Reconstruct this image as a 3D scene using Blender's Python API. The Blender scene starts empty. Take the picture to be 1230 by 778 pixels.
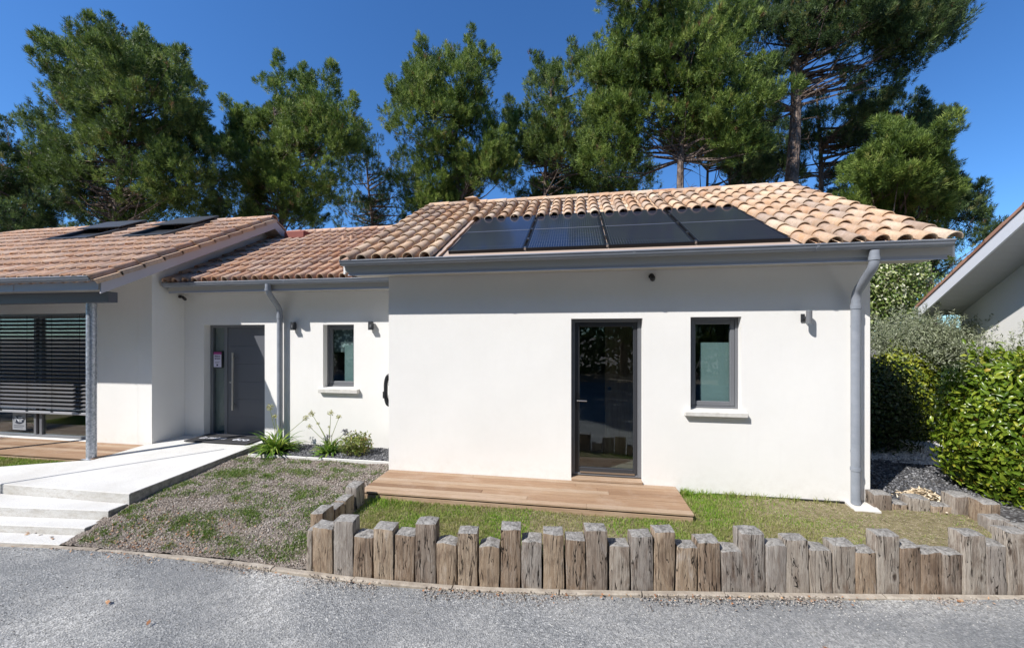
import bpy, bmesh, math, random
import numpy as np
from mathutils import Vector, Matrix
R = math.radians
PI = math.pi
random.seed(7)
rng = np.random.default_rng(11)
S = bpy.context.scene
COL = S.collection

# ------------------------------------------------------------------ camera
cam_d = bpy.data.cameras.new("camera")
cam_d.sensor_width = 36.0
cam_d.lens = 460.7 * 36.0 / 1230.0
cam_d.shift_y = 15.0 / 1230.0
cam_d.clip_start = 0.05
cam_d.clip_end = 3000
cam = bpy.data.objects.new("camera", cam_d)
COL.objects.link(cam)
cam.location = (0, 0, 1.91)
cam.rotation_euler = (R(90), 0, R(9.295))
S.camera = cam

# ------------------------------------------------------------------ sun and sky
SUN = Vector((1.0, 1.0, -1.47)).normalized()          # direction the light travels
ELEV = math.asin(-SUN.z)
w = bpy.data.worlds.new("World")
S.world = w
w.use_nodes = True
nt = w.node_tree
bg = nt.nodes['Background']
sky = nt.nodes.new('ShaderNodeTexSky')
sky.sky_type = 'NISHITA'
sky.sun_disc = False
sky.sun_elevation = ELEV
sky.sun_rotation = math.atan2(-SUN.x, -SUN.y)
sky.altitude = 100
sky.air_density = 1.0
sky.dust_density = 0.25
sky.ozone_density = 3.0
hsv = nt.nodes.new('ShaderNodeHueSaturation')
hsv.inputs['Saturation'].default_value = 1.1
nt.links.new(sky.outputs[0], hsv.inputs['Color'])
tint = nt.nodes.new('ShaderNodeMix'); tint.data_type = 'RGBA'; tint.blend_type = 'MULTIPLY'
tint.inputs[0].default_value = 1.0
tint.inputs[7].default_value = (0.83, 1.27, 1.70, 1)
nt.links.new(hsv.outputs[0], tint.inputs[6])
nt.links.new(tint.outputs[2], bg.inputs[0])
bg.inputs[1].default_value = 0.078
sl = bpy.data.lights.new("sun", 'SUN')
sl.energy = 5.0
sl.angle = R(0.53)
sl.color = (1.0, 0.965, 0.92)
so = bpy.data.objects.new("sun", sl)
COL.objects.link(so)
so.rotation_euler = SUN.to_track_quat('-Z', 'Y').to_euler()
so.location = (-10, -10, 15)
S.view_settings.view_transform = 'Standard'
S.view_settings.look = 'None'
S.view_settings.gamma = 1
S.view_settings.exposure = 0.41

# ------------------------------------------------------------------ material helpers
def newmat(name, col, rough=0.7, metal=0.0, spec=0.5):
    m = bpy.data.materials.new(name)
    m.use_nodes = True
    b = m.node_tree.nodes['Principled BSDF']
    b.inputs['Base Color'].default_value = (*col, 1)
    b.inputs['Roughness'].default_value = rough
    b.inputs['Metallic'].default_value = metal
    b.inputs['Specular IOR Level'].default_value = spec
    return m

class NB:
    """small node-building helper"""
    def __init__(s, m):
        s.m = m; s.t = m.node_tree; s.b = s.t.nodes['Principled BSDF']
        s.tc = s.t.nodes.new('ShaderNodeTexCoord')
    def n(s, typ, **kw):
        x = s.t.nodes.new(typ)
        for k, v in kw.items(): setattr(x, k, v)
        return x
    def link(s, a, b): s.t.links.new(a, b)
    def coord(s, scale=(1, 1, 1), kind='Object', offset=None):
        mp = s.n('ShaderNodeMapping')
        mp.inputs['Scale'].default_value = scale
        s.link(s.tc.outputs[kind], mp.inputs['Vector'])
        if offset is not None:
            s.link(offset, mp.inputs['Location'])
        return mp.outputs[0]
    def noise(s, scale, detail=4, rough=0.6, co=None, dist=0.0):
        x = s.n('ShaderNodeTexNoise')
        x.inputs['Scale'].default_value = scale
        x.inputs['Detail'].default_value = detail
        x.inputs['Roughness'].default_value = rough
        x.inputs['Distortion'].default_value = dist
        s.link(co if co is not None else s.tc.outputs['Object'], x.inputs['Vector'])
        return x.outputs['Fac']
    def voro(s, scale, out='Distance', co=None, feature='F1', rnd=1.0):
        x = s.n('ShaderNodeTexVoronoi', feature=feature)
        x.inputs['Scale'].default_value = scale
        x.inputs['Randomness'].default_value = rnd
        s.link(co if co is not None else s.tc.outputs['Object'], x.inputs['Vector'])
        return x.outputs[out]
    def ramp(s, fac, stops, interp='LINEAR'):
        x = s.n('ShaderNodeValToRGB')
        cr = x.color_ramp
        cr.interpolation = interp
        while len(cr.elements) < len(stops): cr.elements.new(0.5)
        for e, (p, c) in zip(cr.elements, stops):
            e.position = p
            e.color = (*c, 1) if len(c) == 3 else c
        s.link(fac, x.inputs[0])
        return x.outputs[0]
    def mix(s, fac, a, b, blend='MIX'):
        x = s.n('ShaderNodeMix', data_type='RGBA', blend_type=blend)
        for sock, v in ((x.inputs[0], fac), (x.inputs[6], a), (x.inputs[7], b)):
            if isinstance(v, (int, float)): sock.default_value = v
            elif isinstance(v, tuple): sock.default_value = (*v, 1)
            else: s.link(v, sock)
        return x.outputs[2]
    def math(s, op, a, b=0.0, clamp=False):
        x = s.n('ShaderNodeMath', operation=op)
        x.use_clamp = clamp
        for i, v in enumerate((a, b)):
            if isinstance(v, (int, float)): x.inputs[i].default_value = v
            else: s.link(v, x.inputs[i])
        return x.outputs[0]
    def col(s, c): s.link(c, s.b.inputs['Base Color'])
    def rough(s, c): s.link(c, s.b.inputs['Roughness'])
    def bump(s, h, strength=0.5, dist=0.01, normal=None):
        x = s.n('ShaderNodeBump')
        x.inputs['Strength'].default_value = strength
        x.inputs['Distance'].default_value = dist
        s.link(h, x.inputs['Height'])
        if normal is not None: s.link(normal, x.inputs['Normal'])
        s.link(x.outputs[0], s.b.inputs['Normal'])
        return x.outputs[0]
    def island(s):
        return s.n('ShaderNodeNewGeometry').outputs['Random Per Island']
    def objrand(s):
        return s.n('ShaderNodeObjectInfo').outputs['Random']

def W3(v): return (v, v, v)

M = {}
# white render
m = newmat('render_white', (0.8, 0.785, 0.755), 0.9, spec=0.2); k = NB(m)
c = k.noise(0.9, 4, 0.6)
c2 = k.noise(14, 3, 0.6)
a = k.ramp(c, [(0.3, (0.76, 0.745, 0.715)), (0.7, (0.81, 0.795, 0.765))])
a = k.mix(k.math('MULTIPLY', c2, 0.12), a, (0.6, 0.58, 0.54))
wz = k.n('ShaderNodeSeparateXYZ'); k.link(k.tc.outputs['Object'], wz.inputs[0])
foot = k.math('MULTIPLY', k.ramp(k.math('ADD', wz.outputs[2], 0.2), [(0.05, W3(1)), (0.42, W3(0))]), k.ramp(k.noise(7, 6, 0.75), [(0.42, W3(0)), (0.7, W3(1))]))
a = k.mix(k.math('MULTIPLY', foot, 0.3), a, (0.48, 0.43, 0.36))
sw_ = k.noise(3.2, 5, 0.7, k.coord((3, 3, 0.22)))
a = k.mix(k.ramp(sw_, [(0.55, W3(0)), (0.8, W3(0.07))]), a, (0.5, 0.49, 0.46))
k.col(a)
k.bump(k.noise(140, 3, 0.7), 0.45, 0.004)
M['wall'] = m
# painted joinery grey (window and door frames)
M['frame'] = newmat('joinery_grey', (0.145, 0.15, 0.162), 0.42)
M['frame_dark'] = newmat('joinery_dark', (0.035, 0.037, 0.042), 0.4)
# fascia, gutter: light blue grey
m = newmat('fascia_grey', (0.30, 0.32, 0.36), 0.5); k = NB(m)
k.col(k.ramp(k.noise(1.6, 4, 0.6, k.coord((1, 3, 6))), [(0.3, (0.40, 0.43, 0.50)), (0.75, (0.46, 0.485, 0.55))]))
M['fascia'] = m
m = newmat('gutter_grey', (0.24, 0.255, 0.28), 0.38, 0.0); k = NB(m)
n_ = k.noise(2.5, 5, 0.65, k.coord((1, 4, 4)))
k.col(k.ramp(n_, [(0.3, (0.21, 0.23, 0.265)), (0.8, (0.28, 0.30, 0.34))]))
k.rough(k.ramp(n_, [(0.3, W3(0.3)), (0.7, W3(0.5))]))
M['gutter'] = m
M['bargeboard'] = newmat('bargeboard_paint', (0.46, 0.44, 0.46), 0.6)
M['soffit'] = newmat('soffit_paint', (0.5, 0.47, 0.42), 0.7)
M['beam'] = newmat('beam_grey', (0.085, 0.09, 0.105), 0.5)
# galvanised steel
m = newmat('galvanised_steel', (0.45, 0.47, 0.5), 0.42, 0.75); k = NB(m)
v = k.voro(45, 'Color'); sp = k.n('ShaderNodeSeparateColor'); k.link(v, sp.inputs[0])
k.col(k.ramp(sp.outputs[0], [(0.1, (0.33, 0.36, 0.40)), (0.9, (0.56, 0.58, 0.62))]))
k.rough(k.ramp(sp.outputs[1], [(0, W3(0.35)), (1, W3(0.6))]))
M['galv'] = m
# glass
m = bpy.data.materials.new('window_glass'); m.use_nodes = True
t = m.node_tree; t.nodes.remove(t.nodes['Principled BSDF'])
gl = t.nodes.new('ShaderNodeBsdfGlossy'); gl.inputs['Roughness'].default_value = 0.012; gl.inputs['Color'].default_value = (0.95, 0.97, 1, 1)
tr = t.nodes.new('ShaderNodeBsdfTransparent'); tr.inputs['Color'].default_value = (0.84, 0.90, 0.885, 1)
lw = t.nodes.new('ShaderNodeLayerWeight'); lw.inputs['Blend'].default_value = 0.5
pw_ = t.nodes.new('ShaderNodeMath'); pw_.operation = 'POWER'; pw_.inputs[1].default_value = 4.0
t.links.new(lw.outputs['Facing'], pw_.inputs[0])
fr = t.nodes.new('ShaderNodeMath'); fr.operation = 'MULTIPLY_ADD'; fr.inputs[1].default_value = 0.9; fr.inputs[2].default_value = 0.075
t.links.new(pw_.outputs[0], fr.inputs[0])
mx = t.nodes.new('ShaderNodeMixShader')
t.links.new(fr.outputs[0], mx.inputs[0]); t.links.new(tr.outputs[0], mx.inputs[1]); t.links.new(gl.outputs[0], mx.inputs[2])
t.links.new(mx.outputs[0], t.nodes['Material Output'].inputs[0])
M['glass'] = m
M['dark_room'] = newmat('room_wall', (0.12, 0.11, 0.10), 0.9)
M['curtain'] = newmat('pale_curtain', (0.26, 0.33, 0.34), 0.8)
M['white_paint'] = newmat('white_paint', (0.75, 0.75, 0.74), 0.6)
M['black'] = newmat('black_plastic', (0.018, 0.018, 0.02), 0.4)
M['steel'] = newmat('brushed_steel', (0.55, 0.53, 0.5), 0.32, 1.0)
M['slat'] = newmat('blind_slat', (0.10, 0.10, 0.108), 0.28, 0.0, 0.7)
M['slat_bar'] = newmat('blind_bar', (0.4, 0.4, 0.42), 0.4, 0.3)
# wooden interior door
m = newmat('brown_door', (0.2, 0.13, 0.08), 0.5); k = NB(m)
k.col(k.ramp(k.noise(6, 5, 0.6, k.coord((6, 1, 0.6))), [(0.3, (0.16, 0.10, 0.06)), (0.7, (0.28, 0.19, 0.12))]))
M['brown'] = m

# roof tiles
def tilemat(name, dirty):
    m = newmat(name, (0.5, 0.33, 0.24), 0.85, spec=0.25); k = NB(m)
    isl = k.island()
    base = k.ramp(isl, [(0.0, (0.43, 0.235, 0.125)), (0.17, (0.59, 0.39, 0.24)), (0.34, (0.35, 0.235, 0.16)),
                        (0.5, (0.67, 0.475, 0.305)), (0.66, (0.49, 0.29, 0.16)), (0.83, (0.63, 0.50, 0.37)), (1.0, (0.30, 0.205, 0.15))])
    n1 = k.noise(9, 6, 0.7)
    n2 = k.noise(38, 5, 0.7)
    c = k.mix(k.ramp(n1, [(0.42, W3(0)), (0.62, W3(0.55 if dirty else 0.4))]), base, (0.60, 0.49, 0.41))
    c = k.mix(k.ramp(n2, [(0.5, W3(0)), (0.72, W3(0.75 if dirty else 0.55))]), c, (0.17, 0.135, 0.115))
    n3 = k.noise(2.2, 5, 0.7)
    c = k.mix(k.ramp(n3, [(0.45, W3(0)), (0.75, W3(0.6 if dirty else 0.25))]), c, (0.27, 0.21, 0.18))
    if dirty: c = k.mix(1.0, c, (1.0, 0.91, 0.90), 'MULTIPLY')
    k.col(c)
    k.bump(k.noise(70, 4, 0.7), 0.5, 0.004)
    return m
M['tile'] = tilemat('canal_tile', False)
M['tile_old'] = tilemat('canal_tile_weathered', True)
M['tile_red'] = newmat('tile_red_vent', (0.22, 0.055, 0.04), 0.7)
m = newmat('mortar', (0.5, 0.42, 0.35), 0.95); k = NB(m)
k.col(k.ramp(k.noise(12, 5), [(0.3, (0.38, 0.29, 0.23)), (0.7, (0.6, 0.5, 0.42))])); k.bump(k.noise(60), 0.6, 0.006)
M['mortar'] = m
m = newmat('apron_metal', (0.42, 0.33, 0.27), 0.5); M['apron'] = m

# solar panels
m = newmat('solar_cell', (0.012, 0.015, 0.03), 0.12, 0.0, 0.6); k = NB(m)
co = k.coord((1, 1, 1))
sx = k.n('ShaderNodeSeparateXYZ'); k.link(co, sx.inputs[0])
def stripes(axis, period, width):
    f = k.math('FRACT', k.math('DIVIDE', sx.outputs[axis], period))
    return k.math('LESS_THAN', f, width)
ln = k.math('MAXIMUM', stripes(0, 0.0325, 0.12), stripes(1, 0.163, 0.02))
k.col(k.mix(ln, k.ramp(k.noise(1.2, 2), [(0.3, (0.010, 0.014, 0.03)), (0.7, (0.018, 0.02, 0.034))]), (0.10, 0.11, 0.13)))
M['solar'] = m
M['solar_frame'] = newmat('solar_frame', (0.012, 0.012, 0.014), 0.35, 0.3)
M['solar_bar'] = newmat('solar_bar', (0.2, 0.21, 0.23), 0.4, 0.4)

# concrete path
m = newmat('path_concrete', (0.66, 0.64, 0.60), 0.9, spec=0.2); k = NB(m)
a = k.ramp(k.voro(120, 'Distance'), [(0.05, (0.42, 0.405, 0.38)), (0.5, (0.64, 0.63, 0.605))])
a = k.mix(k.ramp(k.noise(1.1, 5, 0.65), [(0.45, W3(0)), (0.75, W3(0.45))]), a, (0.39, 0.37, 0.33))
a = k.mix(k.ramp(k.noise(26, 5, 0.75), [(0.66, W3(0)), (0.74, W3(0.6))]), a, (0.33, 0.29, 0.23))
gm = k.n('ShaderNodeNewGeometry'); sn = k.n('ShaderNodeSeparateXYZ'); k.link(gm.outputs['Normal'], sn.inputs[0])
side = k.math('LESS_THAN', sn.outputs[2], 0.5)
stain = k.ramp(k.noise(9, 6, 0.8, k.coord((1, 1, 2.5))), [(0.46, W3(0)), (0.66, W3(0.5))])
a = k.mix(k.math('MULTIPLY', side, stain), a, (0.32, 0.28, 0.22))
shaded_side = k.math('GREATER_THAN', sn.outputs[0], 0.6)
a = k.mix(shaded_side, a, k.ramp(k.noise(13, 6, 0.75), [(0.35, (0.16, 0.15, 0.14)), (0.65, (0.34, 0.325, 0.30))]))  # right-facing sides darkened, shade put into the mottled concrete colour
k.col(a); k.bump(k.noise(90, 5, 0.75), 0.8, 0.006)
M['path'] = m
m = newmat('kerb_concrete', (0.42, 0.37, 0.31), 0.95, spec=0.2); k = NB(m)
a = k.ramp(k.noise(7, 6, 0.7), [(0.3, (0.22, 0.185, 0.15)), (0.5, (0.34, 0.295, 0.24)), (0.7, (0.47, 0.42, 0.35))])
k.col(k.mix(k.ramp(k.noise(60, 4, 0.7), [(0.5, W3(0)), (0.7, W3(0.6))]), a, (0.26, 0.23, 0.2)))
k.bump(k.noise(50, 5, 0.7), 0.7, 0.008)
M['kerb'] = m
M['edging'] = newmat('white_edging', (0.62, 0.61, 0.58), 0.7)

# worn asphalt
m = newmat('asphalt', (0.17, 0.18, 0.19), 0.95, spec=0.2); k = NB(m)
vc = k.voro(70, 'Color'); sp = k.n('ShaderNodeSeparateColor'); k.link(vc, sp.inputs[0])
agg = k.ramp(sp.outputs[0], [(0.0, (0.07, 0.075, 0.08)), (0.35, (0.19, 0.20, 0.205)), (0.72, (0.28, 0.285, 0.29)), (0.9, (0.42, 0.42, 0.41)), (1.0, (0.75, 0.74, 0.71))])
vc2 = k.voro(170, 'Color'); sp2 = k.n('ShaderNodeSeparateColor'); k.link(vc2, sp2.inputs[0])
agg2 = k.ramp(sp2.outputs[1], [(0.0, (0.10, 0.106, 0.11)), (0.6, (0.25, 0.255, 0.26)), (1.0, (0.52, 0.52, 0.50))])
a = k.mix(0.5, agg, agg2)
a = k.mix(1.0, a, (1.0, 0.99, 0.975), 'MULTIPLY')
pn = k.noise(0.6, 8, 0.66, k.coord((1.0, 1.6, 1)), 0.25)
pale = k.ramp(pn, [(0.42, W3(0)), (0.64, W3(0.8))])
a = k.mix(pale, a, k.mix(k.ramp(sp.outputs[1], [(0.2, W3(0)), (0.9, W3(1))]), (0.25, 0.245, 0.23), (0.70, 0.68, 0.64)))
dark = k.ramp(k.noise(0.9, 5, 0.6, k.coord((0.5, 1, 1))), [(0.42, W3(0)), (0.62, W3(0.6))])
a = k.mix(dark, a, (0.165, 0.17, 0.175))
an = k.noise(30, 6, 0.8)
a = k.mix(k.ramp(an, [(0.34, W3(0.65)), (0.46, W3(0))]), a, (0.11, 0.115, 0.12))
a = k.mix(k.ramp(an, [(0.56, W3(0)), (0.70, W3(0.6))]), a, (0.48, 0.475, 0.46))
k.col(a)
k.bump(k.math('ADD', k.voro(70, 'Distance'), k.noise(120, 3)), 0.9, 0.009)
M['road'] = m

# soil, lawn base, gravel
m = newmat('soil', (0.26, 0.215, 0.18), 1.0, spec=0.1); k = NB(m)
a = k.ramp(k.noise(55, 6, 0.75), [(0.25, (0.12, 0.10, 0.085)), (0.5, (0.31, 0.27, 0.235)), (0.75, (0.48, 0.435, 0.39))])
a = k.mix(k.ramp(k.noise(3, 4, 0.6), [(0.4, W3(0)), (0.7, W3(0.6))]), a, (0.27, 0.205, 0.155))
k.col(a); k.bump(k.math('ADD', k.noise(45, 6, 0.8), k.voro(60)), 1.0, 0.03)
M['soil'] = m
m = newmat('lawn_ground', (0.22, 0.19, 0.12), 1.0, spec=0.1); k = NB(m)
k.col(k.ramp(k.noise(14, 5, 0.7), [(0.3, (0.13, 0.11, 0.06)), (0.55, (0.25, 0.21, 0.12)), (0.75, (0.36, 0.31, 0.2))]))
k.bump(k.noise(45, 5, 0.75), 1.0, 0.02)
M['lawn'] = m
m = newmat('gravel_grey', (0.2, 0.2, 0.21), 0.95, spec=0.2); k = NB(m)
vc = k.voro(38, 'Color'); sp = k.n('ShaderNodeSeparateColor'); k.link(vc, sp.inputs[0])
k.col(k.ramp(sp.outputs[0], [(0, (0.035, 0.033, 0.032)), (0.7, (0.11, 0.105, 0.105)), (1, (0.3, 0.3, 0.3))]))  # darkened partly to stand in for shade on the side garden
k.bump(k.voro(38), 1.0, 0.02)
M['gravel'] = m
m = newmat('gravel_white', (0.5, 0.5, 0.5), 0.9); k = NB(m)
vc = k.voro(30, 'Color'); sp = k.n('ShaderNodeSeparateColor'); k.link(vc, sp.inputs[0])
k.col(k.ramp(sp.outputs[0], [(0, (0.25, 0.25, 0.26)), (0.6, (0.55, 0.55, 0.55)), (1, (0.8, 0.8, 0.78))]))
k.bump(k.voro(30), 1.0, 0.025)
M['gravel_white'] = m
def islmat(name, stops, rough=0.7, spec=0.3, trans=0.0, nscale=None):
    m = newmat(name, stops[0][1], rough, spec=spec); k = NB(m)
    c = k.ramp(k.island(), stops)
    if nscale:
        c = k.mix(k.ramp(k.noise(nscale, 3), [(0.42, W3(0)), (0.6, W3(0.8))]), c, k.ramp(k.island(), [(0, (0.20, 0.19, 0.06)), (1, (0.42, 0.37, 0.18))]))
    k.col(c)
    if trans > 0:
        out = m.node_tree.nodes['Material Output']
        tl = k.n('ShaderNodeBsdfTranslucent'); k.link(c, tl.inputs[0])
        mx = k.n('ShaderNodeMixShader'); mx.inputs[0].default_value = trans
        k.link(k.b.outputs[0], mx.inputs[1]); k.link(tl.outputs[0], mx.inputs[2]); k.link(mx.outputs[0], out.inputs[0])
    return m
M['stone'] = islmat('small_stones', [(0, (0.12, 0.115, 0.11)), (0.5, (0.3, 0.29, 0.27)), (1, (0.62, 0.6, 0.56))], 0.9)
M['stone_dark'] = islmat('bed_stones', [(0, (0.03, 0.031, 0.035)), (0.7, (0.11, 0.112, 0.12)), (1, (0.27, 0.27, 0.28))], 0.8)
M['stone_white'] = islmat('white_stones', [(0, (0.3, 0.3, 0.31)), (1, (0.75, 0.75, 0.74))], 0.8)
M['grass'] = islmat('grass_blades', [(0, (0.10, 0.21, 0.015)), (0.5, (0.19, 0.34, 0.03)), (0.85, (0.33, 0.44, 0.07)), (1, (0.52, 0.46, 0.22))], 0.6, 0.3, 0.35, 1.7)
M['weed'] = islmat('weed_blades', [(0, (0.06, 0.125, 0.015)), (0.6, (0.14, 0.23, 0.04)), (1, (0.28, 0.31, 0.09))], 0.6, 0.3, 0.3)
M['dry'] = islmat('dry_straw', [(0, (0.30, 0.24, 0.15)), (1, (0.5, 0.43, 0.3))], 0.9)
M['litter'] = islmat('fallen_leaves', [(0, (0.22, 0.09, 0.04)), (0.5, (0.40, 0.20, 0.10)), (1, (0.50, 0.36, 0.22))], 0.8)
M['needle'] = None
def needlemat(name, a, b, c_):
    m = newmat(name, a, 0.55, spec=0.35); k = NB(m)
    at = k.n('ShaderNodeAttribute', attribute_name='rnd')
    c = k.ramp(at.outputs['Fac'], [(0.0, a), (0.5, b), (0.93, c_), (1.0, (0.22, 0.13, 0.06))])
    k.col(c)
    out = m.node_tree.nodes['Material Output']
    tl = k.n('ShaderNodeBsdfTranslucent'); k.link(c, tl.inputs[0])
    mx = k.n('ShaderNodeMixShader'); mx.inputs[0].default_value = 0.33
    k.link(k.b.outputs[0], mx.inputs[1]); k.link(tl.outputs[0], mx.inputs[2]); k.link(mx.outputs[0], out.inputs[0])
    return m
M['needle_a'] = needlemat('pine_needles', (0.045, 0.078, 0.018), (0.135, 0.20, 0.042), (0.32, 0.40, 0.10))
M['needle_b'] = needlemat('pine_needles_blue', (0.03, 0.055, 0.02), (0.085, 0.138, 0.04), (0.22, 0.29, 0.09))
M['needle_c'] = needlemat('pine_needles_fresh', (0.055, 0.095, 0.02), (0.165, 0.24, 0.042), (0.38, 0.46, 0.11))
m = newmat('pine_bark', (0.16, 0.12, 0.1), 0.95, spec=0.1); k = NB(m)
a = k.ramp(k.noise(7, 6, 0.75, k.coord((1.6, 1.6, 0.45))), [(0.3, (0.05, 0.038, 0.03)), (0.52, (0.17, 0.125, 0.10)), (0.72, (0.34, 0.28, 0.24))])
k.col(a); k.bump(k.voro(9, co=k.coord((1.6, 1.6, 0.5))), 1.0, 0.06)
M['bark'] = m
M['deadwood'] = newmat('dead_branch', (0.36, 0.32, 0.28), 0.9)
def leafmat(name, stops, rough=0.35, spec=0.5, trans=0.25): return islmat(name, stops, rough, spec, trans)
M['laurel'] = leafmat('laurel_leaves', [(0, (0.07, 0.13, 0.012)), (0.45, (0.15, 0.235, 0.02)), (0.8, (0.26, 0.33, 0.035)), (0.98, (0.42, 0.42, 0.05)), (1, (0.35, 0.10, 0.03))], 0.3, 0.5, 0.35)
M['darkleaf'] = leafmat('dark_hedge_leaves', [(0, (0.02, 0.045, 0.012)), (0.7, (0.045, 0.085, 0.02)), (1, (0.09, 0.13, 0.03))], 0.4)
M['olive'] = leafmat('olive_leaves', [(0, (0.16, 0.19, 0.10)), (0.6, (0.30, 0.335, 0.20)), (1, (0.48, 0.50, 0.38))], 0.55)
M['varieg'] = leafmat('variegated_leaves', [(0, (0.08, 0.14, 0.025)), (0.5, (0.18, 0.26, 0.05)), (0.75, (0.42, 0.46, 0.2)), (1, (0.75, 0.75, 0.55))], 0.4)
M['yellowleaf'] = leafmat('yellow_green_leaves', [(0, (0.14, 0.20, 0.02)), (0.6, (0.28, 0.33, 0.03)), (1, (0.45, 0.45, 0.05))], 0.4, 0.5, 0.35)
M['strap'] = leafmat('strap_leaves', [(0, (0.07, 0.16, 0.02)), (0.6, (0.17, 0.30, 0.04)), (1, (0.38, 0.44, 0.09))], 0.35, 0.5, 0.3)
M['stem'] = newmat('flower_stem', (0.24, 0.28, 0.10), 0.6)
M['flower'] = islmat('seed_head', [(0, (0.36, 0.38, 0.14)), (1, (0.62, 0.58, 0.33))], 0.7, 0.3, 0.2)
M['flower_blue'] = islmat('faded_flower', [(0, (0.12, 0.12, 0.14)), (1, (0.30, 0.30, 0.33))], 0.7)
M['twig'] = newmat('twig_bark', (0.12, 0.09, 0.07), 0.9)
M['core'] = newmat('hedge_twigs', (0.03, 0.035, 0.015), 1.0, spec=0.0)
M['wood_chip'] = islmat('wood_chips', [(0, (0.35, 0.26, 0.16)), (0.5, (0.6, 0.48, 0.32)), (1, (0.75, 0.66, 0.5))], 0.9)

M['soil_clod'] = islmat('soil_clods', [(0, (0.10, 0.08, 0.065)), (0.5, (0.28, 0.235, 0.20)), (1, (0.52, 0.47, 0.42))], 1.0)
M['yellowshrub'] = leafmat('light_shrub_leaves', [(0, (0.10, 0.15, 0.03)), (0.6, (0.22, 0.27, 0.05)), (0.95, (0.40, 0.38, 0.12)), (1, (0.35, 0.15, 0.08))], 0.5)
M['tile_verge'] = islmat('verge_tile', [(0, (0.30, 0.14, 0.09)), (1, (0.45, 0.25, 0.17))], 0.85)

# decking boards
m = newmat('deck_boards', (0.36, 0.21, 0.12), 0.7, spec=0.3); k = NB(m)
isl = k.island()
cx = k.n('ShaderNodeCombineXYZ'); k.link(k.math('MULTIPLY', isl, 37.0), cx.inputs[0]); k.link(k.math('MULTIPLY', isl, 91.0), cx.inputs[1])
gr = k.noise(4, 7, 0.75, k.coord((0.7, 16, 16), offset=cx.outputs[0]), 0.4)
a = k.ramp(isl, [(0, (0.22, 0.13, 0.075)), (0.35, (0.325, 0.205, 0.125)), (0.7, (0.38, 0.255, 0.16)), (1, (0.43, 0.32, 0.225))])
a = k.mix(k.ramp(gr, [(0.35, W3(0.6)), (0.6, W3(0))]), a, (0.19, 0.11, 0.062))
a = k.mix(k.ramp(k.noise(2.5, 5, 0.7), [(0.5, W3(0)), (0.75, W3(0.45))]), a, (0.45, 0.35, 0.27))
k.col(a)
gro = k.n('ShaderNodeSeparateXYZ'); k.link(k.tc.outputs['Object'], gro.inputs[0])
groove = k.math('SINE', k.math('MULTIPLY', gro.outputs[1], 2 * PI / 0.0145))
k.bump(groove, 0.35, 0.003)
M['deck'] = m

# weathered timber for the palisade
m = newmat('weathered_timber', (0.25, 0.2, 0.16), 0.9, spec=0.2); k = NB(m)
orn = k.objrand()
cx = k.n('ShaderNodeCombineXYZ')
k.link(k.math('MULTIPLY', orn, 53.0), cx.inputs[0]); k.link(k.math('MULTIPLY', orn, 17.0), cx.inputs[1]); k.link(k.math('MULTIPLY', orn, 31.0), cx.inputs[2])
g1 = k.noise(5.5, 8, 0.72, k.coord((4.5, 4.5, 0.5), offset=cx.outputs[0]), 1.2)
g2 = k.noise(22, 6, 0.8, k.coord((6, 6, 0.22), offset=cx.outputs[0]), 0.4)
g3 = k.noise(2.2, 6, 0.7, k.coord((3.2, 3.2, 1.1), offset=cx.outputs[0]), 0.8)
tint = k.ramp(orn, [(0, (0.44, 0.40, 0.35)), (0.15, (0.27, 0.185, 0.12)), (0.3, (0.33, 0.315, 0.30)), (0.45, (0.47, 0.36, 0.25)), (0.6, (0.22, 0.18, 0.15)), (0.75, (0.40, 0.29, 0.19)), (0.9, (0.36, 0.33, 0.29))], 'CONSTANT')
base = k.ramp(g1, [(0.30, (0.09, 0.06, 0.042)), (0.42, (0.24, 0.18, 0.135)), (0.55, (0.40, 0.335, 0.27)), (0.72, (0.56, 0.50, 0.43))])
base = k.mix(0.55, base, tint)
base = k.mix(k.ramp(g3, [(0.50, W3(0)), (0.66, W3(0.75))]), base, (0.15, 0.10, 0.07))
base = k.mix(k.ramp(g3, [(0.30, W3(0.5)), (0.42, W3(0))]), base, (0.52, 0.49, 0.46))
base = k.mix(k.ramp(g2, [(0.36, W3(0.7)), (0.50, W3(0))]), base, (0.08, 0.058, 0.045))
cn = k.noise(1.0, 3, 0.55, k.coord((17, 17, 1.3), offset=cx.outputs[0]), 0.6)
crk = k.ramp(k.math('ABSOLUTE', k.math('SUBTRACT', cn, 0.56)), [(0.003, W3(1.0)), (0.012, W3(0))])
base = k.mix(crk, base, (0.02, 0.015, 0.012))
kn = k.voro(1.0, 'Distance', k.coord((5.5, 5.5, 2.6), offset=cx.outputs[0]))
base = k.mix(k.ramp(kn, [(0.06, W3(0.9)), (0.13, W3(0))]), base, (0.06, 0.04, 0.03))
gm = k.n('ShaderNodeNewGeometry'); sn = k.n('ShaderNodeSeparateXYZ'); k.link(gm.outputs['Normal'], sn.inputs[0])
topm = k.math('GREATER_THAN', sn.outputs[2], 0.6)
rings = k.ramp(k.noise(22, 5, 0.7, k.coord((1, 1, 1), offset=cx.outputs[0]), 1.0), [(0.3, (0.13, 0.12, 0.11)), (0.7, (0.46, 0.44, 0.41))])
k.col(k.mix(topm, base, rings))
hh = k.math('SUBTRACT', k.math('ADD', g1, g2), k.math('MULTIPLY', crk, 1.6))
k.bump(hh, 0.9, 0.012)
M['timber'] = m

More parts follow.
